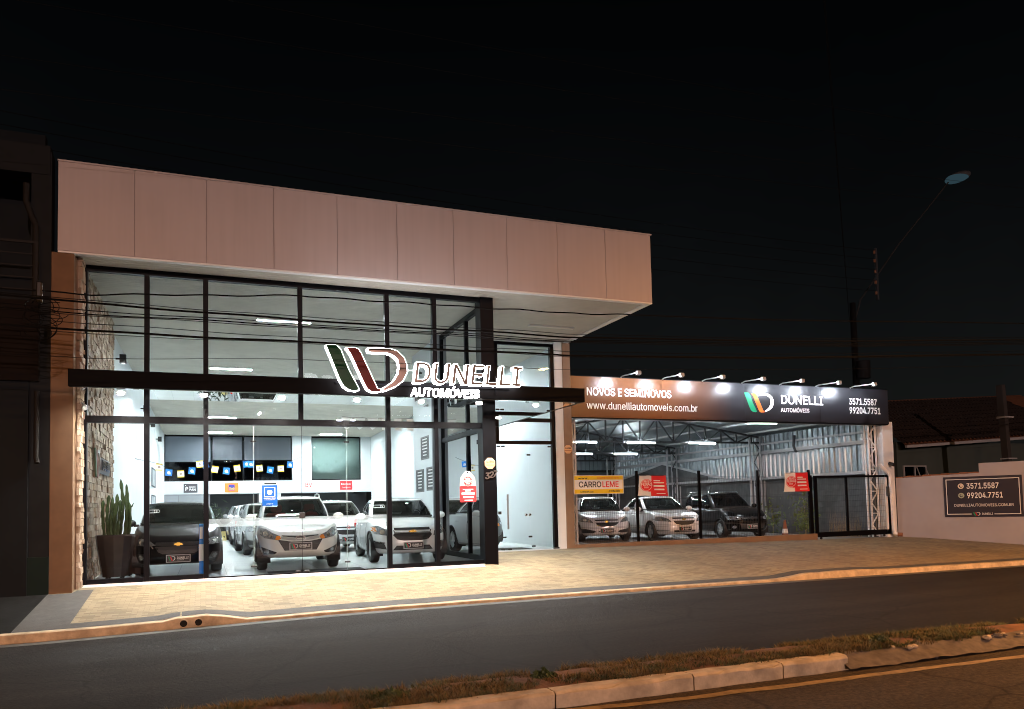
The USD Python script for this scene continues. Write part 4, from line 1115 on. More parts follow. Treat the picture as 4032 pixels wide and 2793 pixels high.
    # headlamp insides
    for x, z, r in S.get('lamps', ()):
        for s in (-1, 1):
            part(t, 'headlamp_reflector', conform(Point(s * x, z).buffer(r, 8), FF, .016), M['lampchrome'], 30)
    # grille bars
    for zg, xa in S.get('bars', ()):
        part(t, 'grille_bar', conform(sbox(-xa, zg - .008, xa, zg + .008), FF, .018, .1), M['blackplastic'] if not S.get('chromebars') else M['chrome'], 30)
    # badge
    bz, bw, bh, bm = S['badge']
    yb_ = float(FF(0, bz)) - .022
    if S.get('bowtie'):
        bp_ = Polygon([(-bw, -.018), (-bw + .02, .018), (-.03, .018), (-.025, bh), (.035, bh), (.03, .018), (bw - .02, .018), (bw, -.018), (.03, -.018), (.025, -bh), (-.035, -bh), (-.03, -.018)])
    else:
        el = Point(0, 0).buffer(1.0, 16); el = Polygon([(x * bw, y * bh) for x, y in el.exterior.coords]); bp_ = el.difference(Polygon([(x * bw * .8, y * bh * .7) for x, y in Point(0, 0).buffer(1, 16).exterior.coords])).union(sbox(-bw * .5, -bh * .12, bw * .5, bh * .12))
    part(t, 'badge', place(ext(bp_, .015), (0, yb_ + .012, bz)), bm)
    # number plate with lettering
    pz = S['plate']
    yp = min(float(FF(0, pz - .06)), float(FF(0, pz + .06))) - .03
    pl_ = part(t, 'number_plate', place(bx(-.215, .215, -.07, .07, -.012, 0), (0, yp, pz)), M['blackv'])
    part(pl_, 'plate_frame', place(ext(sbox(-.22, -.075, .22, .075).difference(sbox(-.205, -.062, .205, .062)), .006), (0, yp - .001, pz)), M['greysteel'])
    for g, mm_ in zip(mini_logo(.13, .085, -.185, -.042), (M['green'], M['red'], M['whitev'])):
        part(pl_, 'plate_logo', place(ext(g, .002), (0, yp - .001, pz)), mm_)
    part(pl_, 'plate_lettering', place(at(txt('DUNELLI', .042, .002, True, .1, .21), -.03, -.012), (0, yp - .001, pz)), M['whitev'])
    part(pl_, 'plate_lettering', place(at(txt('AUTOMÓVEIS', .016, .002, False, 0, .12), -.02, -.038), (0, yp - .001, pz)), M['whitev'])
    # year sticker on the windscreen
    if S.get('year'):
        WF = LinearNDInterpolator(wf.vertices[:, [0, 2]], wf.vertices[:, 1])
        zt_ = He - .16
        xs_ = -.56 * a1 / (.7 * hw) * .9
        ring = rr(xs_ - .13, zt_ - .035, xs_ + .13, zt_ + .035, .02)
        st = part(t, 'year_sticker', conform(ring.difference(ring.buffer(-.01)), WF, .006, .05, .003), M['whitev'])
        dm = txt(S['year'], .045, .002, True, 0, .07)
        v = dm.vertices.copy(); X, Z = v[:, 0] + xs_ + .02, v[:, 1] + zt_ - .022
        Yv = WF(X, Z); Yv = np.where(np.isnan(Yv), np.nanmean(Yv), Yv)
        dm.vertices = np.c_[X, Yv - .008 - v[:, 2], Z]
        part(st, 'digits', dm, M['whitev'])
    # side seams and handles
    if S.get('seams'):
        def seam(pts, w=.007):
            pts = np.array(pts, float); d = np.r_[0, np.cumsum(np.hypot(*np.diff(pts, axis=0).T))]
            u = np.linspace(0, d[-1], max(3, int(d[-1] / .06))); Y_ = np.interp(u, d, pts[:, 0]); Z = np.interp(u, d, pts[:, 1]); X = SF(Y_, Z)
            ok = ~np.isnan(X)
            return Y_[ok], Z[ok], X[ok]
        ds_ = S['seams']
        for s in (-1, 1):
            for pts in ds_:
                Y_, Z, X = seam(pts)
                if len(Y_) > 2:
                    part(t, 'door_seam', tube(np.c_[s * (X + .001), Y_, Z], .0045, 5), M['blackplastic'])
            for yh in S.get('handles', ()):
                X = float(SF(yh, zc - .13))
                if not math.isnan(X):
                    part(t, 'door_handle', bx(*sorted((s * (X - .01), s * (X + .028))), yh - .09, yh + .09, zc - .145, zc - .115, .01), PT, 40)
    if S.get('rails'):
        for s in (-1, 1):
            x = s * (a1 - .03)
            part(t, 'roof_rail', tube([(x, y0r + .18, H - .06), (x * .99, y0r + .26, H + .015), (x * .985, yr, H + .03), (x * .99, y1r - .26, H + .015), (x, y1r - .15, H - .06)], .016, 8), S['rails'], 40)
    if S.get('antenna'):
        part(t, 'antenna', tube([(0, y0r + .12, H - .02), (0, y0r + .20, H + .13)], .004, 5), M['blackplastic'])
    if S.get('sill'):
        for s in (-1, 1):
            part(t, 'sill_trim', bx(*sorted((s * (hw * .93), s * (hw * .985))), rw + .09, wb - rw - .09, zs - .01, zs + .12, .02), M['cladding'], 40)
    # tail lamp
    for s in (-1, 1):
        part(t, 'tail_lamp', bx(*sorted((s * (hw * .74), s * (hw * .90))), y1 - .10, y1 - .012, zb - .28, zb - .05, .03), M['taillens'], 40)
    return t


HEX = lambda xa, za, xb, zb, xc, zc_: [(-xa, za), (-xb, zb), (-xc, zc_), (xc, zc_), (xb, zb), (xa, za)]
SEAM = lambda w1, w2, w3, zl, zt: [[(w1, zl + .05), (w1 + .02, zl + .3), (w1 - .02, zt)], [(w2, zl), (w2, zt)], [(w3, zl + .3), (w3 - .1, zl + .02)], [(w1, zl + .02), (w3 - .1, zl)]]
BODY_HATCH = dict(L=3.93, W=1.71, H=1.47, wb=2.53, fo=.80, zh=.72, zc=.95, zb=.99, zd=.96, cowl=1.02, gb=3.72, rf=1.82, rr=3.28, pillars=((.44, .022), (.74, .03)), seams=SEAM(.42, 1.42, 2.2, .26, .93), handles=(1.2, 2.1))
BODY_SEDAN = dict(L=4.50, W=1.76, H=1.47, wb=2.64, fo=.86, zh=.74, zc=.96, zb=1.0, zd=1.0, cowl=1.12, gb=3.85, rf=1.98, rr=2.78, pillars=((.44, .022), (.80, .03)), seams=SEAM(.45, 1.5, 2.32, .26, .94), handles=(1.28, 2.2))

HL_CHEVY = [(.42, .615), (.56, .64), (.80, .66), (.80, .78), (.66, .80), (.50, .72)]
ON = dict(BODY_HATCH, paint=paint('black_car_paint', (.002, .002, .003)), mirror=M['blackplastic'], year='18', bowtie=True, badge=(.615, .085, .032, M['gold']), plate=.34, antenna=True, rim=M['alloy'], spokes=8,
          front=[('headlight', [(.40, .60), (.52, .585), (.76, .60), (.79, .71), (.66, .735), (.50, .68)], M['lampbody'], .012, True),
                 ('upper_grille', HEX(.40, .655, .42, .60, .30, .585), M['blackplastic'], .010, False),
                 ('lower_grille', HEX(.42, .575, .36, .47, .28, .43), M['cladding'], .010, False),
                 ('grille_trim', [(-.50, .60), (-.46, .535), (-.36, .525), (-.36, .54), (-.45, .55), (-.48, .61)], M['chrome'], .02, True),
                 ('fog_surround', [(.54, .30), (.78, .32), (.78, .43), (.62, .44)], M['cladding'], .010, True),
                 ('fog_lamp', Point(.67, .365).buffer(.05), M['lampbody'], .018, True),
                 ('lower_intake', HEX(.56, .27, .52, .235, .4, .225), M['cladding'], .012, False)],
          lamps=((.66, .66, .045), (.54, .635, .03)), bars=((.62, .40), (.50, .36), (.46, .32)))
HB = dict(BODY_HATCH, H=1.55, zs=.27, zh=.76, zc=1.0, zb=1.05, zd=1.02, rw=.33, paint=paint('silver_car_paint', (.80, .81, .79), .12, .35), year='14', redseat=True, badge=(.665, .095, .048, M['chrome']), plate=.50, rails=M['alloy'], sill=True, spokes=5,
          front=[('headlight', [(.375, .66), (.43, .625), (.68, .67), (.77, .74), (.75, .87), (.66, .86), (.53, .77), (.40, .715)], M['lampbody'], .012, True),
                 ('indicator_lens', [(.375, .665), (.43, .63), (.49, .645), (.46, .715), (.40, .71)], M['amber'], .016, True),
                 ('upper_grille', [(-.37, .725), (-.34, .70), (0, .655), (.34, .70), (.37, .725), (0, .705)], M['blackplastic'], .010, False),
                 ('chrome_wing', [(-.38, .705), (-.37, .645), (-.12, .61), (.12, .61), (.37, .645), (.38, .705), (.0, .64)], S_ := paint('silver_trim_paint', (.70, .70, .69), .6, .25), .014, False),
                 ('lower_grille', [(-.44, .64), (-.18, .595), (.18, .595), (.44, .64), (.31, .415), (-.31, .415)], M['cladding'], .011, False),
                 ('fog_surround', [(.47, .345), (.70, .35), (.75, .50), (.46, .39)], M['cladding'], .011, True),
                 ('fog_lamp', Point(.655, .405).buffer(.052), M['lampbody'], .018, True),
                 ('bumper_guard', [(-.82, .275), (-.82, .315), (-.48, .315), (-.33, .385), (.33, .385), (.48, .315), (.82, .315), (.82, .275)], M['cladding'], .014, False),
                 ('skid_plate', [(-.36, .285), (-.30, .325), (.30, .325), (.36, .285)], M['alloy'], .022, False)],
          lamps=((.66, .76, .05), (.56, .715, .035)), bars=((.52, .36), (.46, .32)))
CR = dict(BODY_SEDAN, paint=paint('silver_blue_car_paint', (.78, .83, .85), .12, .32), year='15', bowtie=True, badge=(.70, .09, .034, M['gold']), plate=.40, rw=.335, spokes=5,
          front=[('headlight', [(.46, .60), (.60, .625), (.80, .66), (.84, .80), (.72, .84), (.56, .76), (.49, .70)], M['lampbody'], .012, True),
                 ('indicator_lens', [(.74, .70), (.82, .72), (.82, .80), (.75, .79)], M['amber'], .016, True),
                 ('upper_grille', HEX(.39, .785, .40, .745, .37, .73), M['blackplastic'], .010, False),
                 ('lower_grille', [(-.40, .67), (.40, .67), (.43, .625), (.34, .53), (.20, .505), (-.20, .505), (-.34, .53), (-.43, .625)], M['blackplastic'], .011, False),
                 ('grille_chrome', [(-.42, .735), (-.40, .675), (.40, .675), (.42, .735), (.40, .735), (.385, .69), (-.385, .69), (-.40, .735)], M['chrome'], .018, False),
                 ('fog_surround', [(.56, .32), (.80, .35), (.82, .50), (.62, .46)], M['cladding'], .011, True),
                 ('fog_trim', [(.58, .47), (.82, .515), (.82, .495), (.60, .45)], M['chrome'], .018, True),
                 ('lower_intake', [(-.44, .30), (-.36, .40), (.36, .40), (.44, .30)], M['cladding'], .011, False)],
          lamps=((.64, .70, .05), (.76, .745, .035)), bars=((.63, .40), (.59, .38), (.55, .34)))
WO = dict(BODY_HATCH, paint=paint('white_car_paint', (.74, .75, .76)), bowtie=True, badge=(.655, .075, .028, M['gold']), plate=.37, rim=M['alloy'],
          front=[('headlight', HL_CHEVY, M['lampbody'], .012, True),
                 ('upper_grille', HEX(.36, .72, .37, .69, .34, .68), M['blackplastic'], .010, False),
                 ('lower_grille', [(-.36, .63), (.36, .63), (.28, .53), (.12, .49), (-.12, .49), (-.28, .53)], M['blackplastic'], .011, False),
                 ('grille_chrome', [(-.38, .64), (-.30, .525), (-.12, .48), (.12, .48), (.30, .525), (.38, .64), (.36, .64), (.285, .54), (.12, .495), (-.12, .495), (-.285, .54), (-.36, .64)], M['chrome'], .018, False),
                 ('fog_surround', [(.28, .30), (.50, .27), (.78, .31), (.78, .44), (.60, .42), (.40, .38)], M['cladding'], .011, True),
                 ('lower_intake', [(-.27, .29), (-.27, .37), (.27, .37), (.27, .29)], M['cladding'], .012, False)],
          lamps=((.66, .71, .045), (.55, .675, .035)), bars=((.60, .33), (.55, .28)))
PR = dict(BODY_SEDAN, L=4.25, W=1.71, wb=2.53, gb=3.62, rr=2.72, paint=paint('silver_sedan_paint', (.78, .79, .80), .12, .35), bowtie=True, badge=(.70, .08, .03, M['gold']), plate=.40, spokes=6, rimstyle=0,
          front=[('headlight', HL_CHEVY, M['lampbody'], .012, True),
                 ('upper_grille', HEX(.37, .76, .38, .725, .34, .715), M['blackplastic'], .010, False),
                 ('lower_grille', [(-.37, .66), (.37, .66), (.30, .56), (.12, .52), (-.12, .52), (-.30, .56)], M['blackplastic'], .011, False),
                 ('bumper_lip', [(-.36, .30), (-.36, .36), (.36, .36), (.36, .30)], M['cladding'], .011, False),
                 ('chrome_lip', [(-.38, .285), (-.38, .30), (.38, .30), (.38, .285)], M['chrome'], .02, False),
                 ('fog_surround', [(.50, .33), (.76, .34), (.78, .38), (.50, .36)], M['chrome'], .016, True)],
          lamps=((.66, .71, .045), (.55, .675, .035)), bars=((.63, .35), (.585, .30)))
VW = dict(BODY_HATCH, L=4.2, W=1.68, H=1.60, fo=.82, zh=.78, zc=1.02, zb=1.05, zd=1.0, gb=4.05, rf=1.75, rr=3.85, zs=.24, rw=.32, pillars=((.36, .02), (.66, .02)), paint=paint('black_wagon_paint', (.002, .002, .0025)), dark=True, badge=(.70, .055, .055, M['chrome']), plate=.42, rails=M['chrome'], spokes=9, rimstyle=0,
          front=[('headlight', [(.40, .655), (.55, .63), (.76, .65), (.79, .76), (.60, .765), (.42, .735)], M['lampbody'], .012, True),
                 ('upper_grille', [(-.39, .735), (-.37, .665), (.37, .665), (.39, .735)], M['blackplastic'], .011, False),
                 ('chrome_strip', [(-.38, .69), (-.38, .70), (.38, .70), (.38, .69)], M['chrome'], .02, False),
                 ('lower_grille', [(-.45, .50), (-.40, .34), (.40, .34), (.45, .50)], M['cladding'], .011, False),
                 ('fog_lamp', Point(.60, .40).buffer(.05), M['lampbody'], .016, True),
                 ('bumper_chrome', [(-.76, .30), (-.76, .315), (.76, .315), (.76, .30)], M['chrome'], .018, False)],
          lamps=((.66, .70, .042), (.53, .695, .036)), bars=((.46, .40), (.40, .38)))
SUV = dict(HB, H=1.62, zs=.30, zh=.84, zc=1.08, zb=1.12, zd=1.08, rw=.345, paint=paint('dark_grey_car_paint', (.10, .115, .125), .5, .32), redseat=False, year='17', rails=None)

make_car('black hatchback facing out behind the left window panes, beside the cactus planter', (1.80, 2.50, .002), 1.5, ON, 'hatchback', 'cars shown in the showroom')
make_car('silver crossover hatchback with dark lower cladding and roof rails behind the glass doors', (4.12, 2.10, .002), -2, HB, 'crossover', 'cars shown in the showroom')
make_car('silver-blue sedan with chrome-edged double grille, turned to the right behind the right panes', (6.58, 2.58, .002), -4, CR, 'sedan', 'cars shown in the showroom')
FIAT = dict(WO, paint=paint('bright_white_paint', (.80, .81, .82)), bowtie=False, badge=(.70, .05, .05, M['red']), year='16', H=1.5)
make_car('white hatchback with a round red badge parked behind the gap between the two silver cars', (6.02, 8.0, .002), 4, FIAT, 'hatchback', 'cars shown in the showroom')
make_car('pale silver hatchback first in the rear row behind the silver crossover', (4.10, 8.0, .002), 3, dict(WO, paint=paint('pale_silver_paint', (.55, .57, .58), .5, .3)), 'hatchback', 'cars shown in the showroom')
make_car('white hatchback second in the rear row, behind the pale silver one', (4.05, 12.9, .002), 2, dict(WO, paint=paint('white_car_paint', (.74, .75, .76))), 'hatchback', 'cars shown in the showroom')
make_car('grey hatchback last in the rear row, furthest from the glass', (4.0, 18.0, .002), 2, dict(WO, paint=paint('mid_grey_paint', (.25, .26, .27), .5, .3)), 'hatchback', 'cars shown in the showroom')
make_car('dark grey crossover standing behind the entrance glass and the black column', (9.42, 6.35, .002), 12, SUV, 'crossover', 'cars shown in the showroom')
zl = lambda x: float(zback(x))
make_car('white hatchback with wide dark bumper intakes under the yellow banner in the open lot', (14.28, 7.40, zl(14.4) + .003), -19, WO, 'hatchback', 'cars in the open lot')
make_car('silver sedan in the middle of the open lot under the first red banner', (16.52, 6.75, zl(16.7) + .003), -8, PR, 'sedan', 'cars in the open lot')
make_car('black wagon with chrome roof rails at the right of the open lot', (19.5, 7.1, zl(20) + .003), -9, VW, 'wagon', 'cars in the open lot')
make_car('white sedan mostly hidden behind the white hatchback and silver sedan in the lot', (17.0, 13.2, zl(17) + .003), 10, dict(PR, paint=paint('white_car_paint', (.74, .75, .76))), 'sedan', 'cars in the open lot')

# ================================================================== OPEN LOT
struct('lot_floor', (lambda g: g)(grid(np.linspace(11.74, 23.6, 30), np.linspace(4.5, 40, 30), lambda X, Y_: zback(X) - .002 * 0)), M['lot'])
cp = thing('lot_canopy', 'open car canopy of galvanised sheet on lattice columns and trusses', 'canopy')
RIDGE = 17.5
zroof = lambda x: 4.62 - .145 * abs(x - RIDGE)


def lattice(x0, x1, y, z0, z1, mat, lab=None, dy=.16, flip=1, wch=.05):
    c = part(cp, 'lattice_column', cat_([bx(x - wch / 2, x + wch / 2, yy - .02, yy + .02, z0, z1) for x in (x0, x1) for yy in (y, y + dy)]), mat, label=lab)
    n_ = max(4, int(round((z1 - z0) / (abs(x1 - x0) * .85 + .12))))
    zz = np.linspace(z0 + .05, z1 - .05, n_ + 1)
    for q, (za, zb_) in enumerate(zip(zz, zz[1:])):
        a_, b_ = (x0, x1) if (q % 2) * flip else (x1, x0)
        part(c, 'strut', bar((a_, y, za), (b_, y, zb_), .03), mat)
        if q % 2 == 0:
            part(c, 'strut', bar((x0, y, za), (x1, y, za), .03), mat)
    return c


lattice(11.86, 12.02, 4.75, .0, 3.62, M['greysteel'])
lattice(23.0, 23.30, 4.72, -.13, 3.66, M['white_paint'], 'white lattice column at the gate')
for y in (10.3, 16.2, 22.0):
    lattice(11.95, 12.15, y, 0, 3.55, M['greysteel'])
    c = part(cp, 'lattice_column', cat_([bx(22.94 + dx, 22.98 + dx, y + dyy - .02, y + dyy + .02, -.13, 3.70) for dx in (0, .16) for dyy in (-.2, .2)]), M['greysteel'])
    zz = np.linspace(0, 3.6, 9)
    for q, (za, zb_) in enumerate(zip(zz, zz[1:])):
        s = 1 if q % 2 else -1
        part(c, 'strut', bar((22.96, y - .2 * s, za), (22.96, y + .2 * s, zb_), .03), M['darksteel'])
    part(cp, 'post', bx(22.40, 22.46, y - .25, y - .19, -.13, 3.6), M['greysteel'])
    # truss
    tr = part(cp, 'truss', cat_([bar((12.0, y, 3.47), (23.1, y, 3.49), .07), bar((12.0, y, zroof(12.0) - .1), (RIDGE, y, zroof(RIDGE) - .1), .07), bar((RIDGE, y, zroof(RIDGE) - .1), (23.1, y, zroof(23.1) - .1), .07)]), M['darksteel'])
    xs_ = np.linspace(12.4, 22.7, 15)
    for q, x in enumerate(xs_):
        zt = zroof(x) - .1
        part(tr, 'strut', bar((x, y, 3.49), (x, y, zt), .05), M['darksteel'])
        if q < 14:
            x2 = xs_[q + 1]
            a_, b_ = ((x, 3.49), (x2, zroof(x2) - .1)) if q % 2 else ((x, zt), (x2, 3.49))
            part(tr, 'strut', bar((a_[0], y + .004, a_[1]), (b_[0], y + .004, b_[1]), .045), M['darksteel'])
for x in (12.5, 13.9, 15.3, 16.7, 18.3, 19.7, 21.1, 22.5):
    part(cp, 'purlin', bx(x - .03, x + .03, 4.8, 23.0, zroof(x) - .085, zroof(x) - .012), M['greysteel'])


def corrugated(n, pitch, depth):
    """profile (u, w) of n ribs"""
    u, w = [], []
    for q in range(n):
        for du, dw in ((0, 0), (.10, 0), (.20, depth), (.34, depth), (.44, 0), (.62, 0), (.66, depth * .25), (.70, 0)):
            u.append((q + du) * pitch); w.append(dw)
    u.append(n * pitch); w.append(0)
    return np.array(u), np.array(w)


def sheet(p0, U, Vv, nrm, length, n, pitch, depth):
    u, w = corrugated(n, pitch, depth)
    p0, U, Vv, nrm = map(lambda a: np.asarray(a, float), (p0, U, Vv, nrm))
    A = p0 + u[:, None] * U + w[:, None] * nrm; B = A + Vv * length
    k_ = len(u); i_ = np.arange(k_ - 1)
    return np.vstack([A, B]), np.stack([i_, i_ + 1, i_ + 1 + k_, i_ + k_], 1)


sl = 1 / math.hypot(1, .145)
for q in range(18):
    y = 4.62 + q * 1.02
    part(cp, 'roof_sheet', sheet((RIDGE, y, zroof(RIDGE)), (0, 1, 0), (-sl, 0, -.145 * sl), (-.143, 0, .99), 5.75, 5, .204, .035), M['galv'])
    part(cp, 'roof_sheet', sheet((RIDGE, y, zroof(RIDGE)), (0, 1, 0), (sl, 0, -.145 * sl), (.143, 0, .99), 5.80, 5, .204, .035), M['galv'])
# corrugated side wall with girts
for q in range(17):
    y = 4.85 + q * 1.02
    part(cp, 'wall_sheet', sheet((23.19, y, 1.98), (0, 1, 0), (0, 0, 1), (-1, 0, 0), 1.80, 4, .255, .05), M['galv'])
for z, r in ((2.05, .05), (3.08, .06), (3.42, .035)):
    part(cp, 'girt', bx(23.19 - .06 - r * 2, 23.13, 4.9, 22.2, z - r, z + r), M['greysteel'])
part(cp, 'rear_wall_sheet', sheet((12.2, 22.4, 3.0), (1, 0, 0), (0, 0, 1), (0, -1, 0), 1.5, 43, .255, .05), M['galv'])
for x0, x1 in ((12.0, 23.2),):
    part(cp, 'end_gutter', bx(x0, x1, 4.56, 4.70, 3.60, 3.63), M['greysteel'])
part(cp, 'cable_loop', tube([(23.0, 8.2, 3.60), (22.95, 8.2, 3.2), (22.98, 8.15, 3.0), (23.0, 8.1, 2.98)], .05, 8), M['darksteel'])
# old boundary walls
bw = thing('boundary_wall', 'old dark masonry boundary wall under the corrugated sheets', 'wall')
part(bw, 'side_wall', bx(23.24, 23.45, 4.8, 22.5, -.2, 2.02), M['masonry'])
part(bw, 'gable', place(ext(Polygon([(-22.4, 1.9), (-22.4, 2.25), (-17.4, 3.02), (-13.8, 2.3), (-13.8, 1.9)]), .03), (23.10, 0, 0), (0, -1, 0)), M['masonry'])
part(bw, 'gable_flashing', cat_([bar((23.06, 22.4, 2.27), (23.06, 17.4, 3.05), .04, .09), bar((23.06, 17.4, 3.05), (23.06, 12.4, 2.08), .04, .09)]), M['greysteel'])
part(bw, 'rear_wall', bx(11.8, 23.3, 23.2, 23.4, -.2, 2.9), M['masonry'])
# white end wall strip, drainpipe, camera at the right end
ew = thing('end_pier', 'white rendered pier closing the right end of the open lot', 'wall')
part(ew, 'pier', bx(23.40, 23.86, 4.50, 4.75, -.25, 3.72), M['white'])
dp = thing('drainpipe', 'white plastic drainpipe stepping down the pier to the pavement', 'pipe')
part(dp, 'pipe', tube([(23.12, 4.42, 3.35), (23.12, 4.42, 2.30), (23.20, 4.40, 2.18), (23.46, 4.38, 1.98), (23.52, 4.38, 1.86), (23.56, 4.38, .10), (23.56, 4.34, -.02), (23.62, 4.22, -.06)], .058, 12), M['white_paint'], 40)
part(dp, 'spout', tube([(23.60, 4.26, -.05), (23.68, 4.14, -.06)], .066, 12), M['terracotta'], 40)
t = thing('security_camera', 'small dark security lamp on the white pier at the right end', 'camera')
part(t, 'body', tube([(23.62, 4.47, 2.32), (23.62, 4.30, 2.26)], .06, 12), M['blackplastic'], 40)
t = thing('letter_box', 'dark control box fixed to the pier behind the gate', 'box')
part(t, 'case', bx(23.42, 23.56, 4.40, 4.49, 1.22, 1.55, .015), M['darksteel'])

# sign board
sb = thing('lot_sign_board', 'long dark sign board over the open lot, NOVOS E SEMINOVOS and phone numbers in white', 'sign')
XS = [11.745, 14.7, 17.66, 20.62, 23.56]
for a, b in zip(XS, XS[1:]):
    part(sb, 'panel', bx(a, b - .006, 4.35, 4.375, 3.625, 4.775), M['signface'])
part(sb, 'frame', bx(11.75, 23.55, 4.376, 4.55, 3.60, 4.80), M['frame'])
wv = lambda m, x, z: place(m, (x, 4.349, z))
part(sb, 'lettering', wv(txt('NOVOS E SEMINOVOS', .215, .004, True, 0, 2.80), 12.22, 4.25), M['whitev'])
part(sb, 'lettering', wv(txt('www.dunelliautomoveis.com.br', .205, .004, False, 0, 3.70), 12.22, 3.865), M['whitev'])
for g, mm_, nn in zip(mini_logo(1.12, .60, 17.65, 3.90), (M['green'], M['orange'], M['whitev']), ('green_ribbon', 'red_ribbon', 'white_dee')):
    part(sb, nn, wv(ext(g, .004), 0, 0), mm_)
part(sb, 'lettering', wv(txt('DUNELLI', .27, .004, True, 0, 1.72), 19.03, 4.19), M['whitev'])
part(sb, 'lettering', wv(txt('AUTOMÓVEIS', .12, .004, True, 0, 1.14), 19.03, 3.935), M['whitev'])
part(sb, 'lettering', wv(txt('3571.5587', .20, .004, True, 0, 1.22), 21.83, 4.245), M['whitev'])
part(sb, 'lettering', wv(txt('99204.7751', .20, .004, True, 0, 1.36), 21.83, 3.955), M['whitev'])
FLN = ['leftmost floodlight arm above the sign board, over NOVOS E', 'floodlight arm above the end of SEMINOVOS', 'floodlight arm above the bare middle of the sign board', 'floodlight arm just left of the ribbon logo on the sign board', 'floodlight arm above the D of the sign board logo', 'floodlight arm above the name DUNELLI on the sign board', 'rightmost floodlight arm above the phone numbers']
fl0 = None
for x, lab in zip((14.75, 16.15, 17.6, 19.05, 20.5, 21.95), FLN[:6]):
    if fl0 is None:
        fl0 = thing('sign_floodlight', lab, 'floodlight', 'floodlights over the sign board', (x, 4.40, 4.78))
        part(fl0, 'arm', tube([(0, .05, .0), (0, -.15, .04), (0, -.98, .0)], .018, 8), M['greysteel'], 40)
        hd = bx(-.065, .065, -.025, .025, -.045, .045, .01); hd.apply_transform(trimesh.transformations.rotation_matrix(-.15, (1, 0, 0)))
        part(fl0, 'head', at(hd, 0, -1.03, -.01), M['greysteel'])
        ln = bx(-.058, .058, .026, .031, -.038, .038); ln.apply_transform(trimesh.transformations.rotation_matrix(-.15, (1, 0, 0)))
        part(fl0, 'hood', at(bx(-.07, .07, .0, .09, -.062, -.056), 0, -1.03, -.01), M['greysteel'])
        part(fl0, 'lens', at(ln, 0, -1.03, -.010), M['flood'])
    else:
        copy_of(fl0, 'sign_floodlight', lab, (x, 4.40, 4.78), 0, 'floodlights over the sign board', 'floodlight')
copy_of(fl0, 'sign_floodlight', 'leftmost short floodlight arm over the word NOVOS, next to the awning beam', (13.35, 4.40, 4.78), 0, 'floodlights over the sign board', 'floodlight')

# tube lamps under the canopy
tb0 = None
for x, y, lab in ((15.0, 10.15, 'tube lamp half hidden by the left lattice column, front row'), (17.47, 10.15, 'front tube lamp left of centre under the first truss'), (20.2, 10.15, 'front tube lamp at the right under the first truss'), (17.9, 16.05, 'rear tube lamp half hidden by the left lattice column'), (20.24, 16.05, 'rear tube lamp under the second truss'), (14.2, 10.15, 'small tube lamp at the far left beside the tan pillar, front row'), (17.0, 16.05, 'small tube lamp beside the tan pillar, rear row'), (19.3, 5.6, 'tube lamp just behind the bottom edge of the sign board')):
    z = 3.43 if y > 6 else 3.72
    if tb0 is None:
        tb0 = thing('tube_lamp', lab, 'tube light', 'tube lamps under the canopy', (x, y, z))
        part(tb0, 'housing', bx(-.63, .63, -.05, .05, .028, .06, .008), M['white_paint'])
        for yy in (-.028, .028):
            part(tb0, 'tube', tube([(-.60, yy, 0), (.60, yy, 0)], .019, 10), M['tube'], True)
        part(tb0, 'cap', cat_([bx(-.63, -.60, -.05, .05, -.025, .027), bx(.60, .63, -.05, .05, -.025, .027)]), M['white_paint'])
    else:
        copy_of(tb0, 'tube_lamp', lab, (x, y, z), 0, 'tube lamps under the canopy', 'tube light')

# low wall, fence and gate
lw = thing('low_wall', 'low tan rendered kerb wall under the mesh fence', 'wall')
part(lw, 'wall', bx(11.74, 20.36, 4.42, 4.60, -.2, .085, .008), M['tan'])
fe = thing('mesh_fence', 'dark wire mesh fence on posts along the open lot', 'fence')
for x in (13.88, 16.03, 18.2, 20.22):
    part(fe, 'post', bx(x - .035, x + .035, 4.53, 4.59, .086, 2.12), M['frame'])
wm = []
for x in np.arange(12.1, 20.2, .06):
    wm.append(bx(x - .002, x + .002, 4.548, 4.552, .09, 1.9))
for z in (.12, .50, .90, 1.30, 1.70, 1.88):
    wm.append(bx(12.05, 20.2, 4.552, 4.558, z - .004, z + .004)); wm.append(bx(12.05, 20.2, 4.552, 4.558, z + .04, z + .046))
part(fe, 'wire_mesh', cat_(wm), pm('fence_wire', (.03, .032, .035), .5), kind='stuff')
ga = thing('sliding_gate', 'black framed sliding gate of fine mesh at the right of the lot', 'gate')
part(ga, 'frame', cat_([bx(20.40, 23.60, 4.50, 4.56, 1.86, 1.93), bx(20.40, 20.50, 4.50, 4.56, -.02, 1.86), bx(23.50, 23.60, 4.50, 4.56, -.06, 1.86), bx(20.50, 23.50, 4.50, 4.56, -.04, .12)]), M['frame'])
part(ga, 'middle_bar', bx(21.70, 21.77, 4.505, 4.555, .12, 1.86), M['frame'])
part(ga, 'post', bx(20.30, 20.39, 4.60, 4.69, -.1, 1.95), M['frame'])
wm = [bx(x - .0018, x + .0018, 4.526, 4.530, .12, 1.86) for x in np.arange(20.54, 23.48, .075)] + [bx(20.5, 23.5, 4.531, 4.535, z - .003, z + .003) for z in np.arange(.2, 1.85, .18)]
part(ga, 'wire_mesh', cat_(wm), pm('fence_wire', (.03, .032, .035), .5), kind='stuff')
for x in (20.6, 22.9, 23.3):
    w_ = trimesh.creation.cylinder(.04, .03, sections=16); w_.apply_transform(trimesh.transformations.rotation_matrix(math.pi / 2, (1, 0, 0)))
    part(ga, 'roller', at(w_, x, 4.53, -.075), M['rubber'])
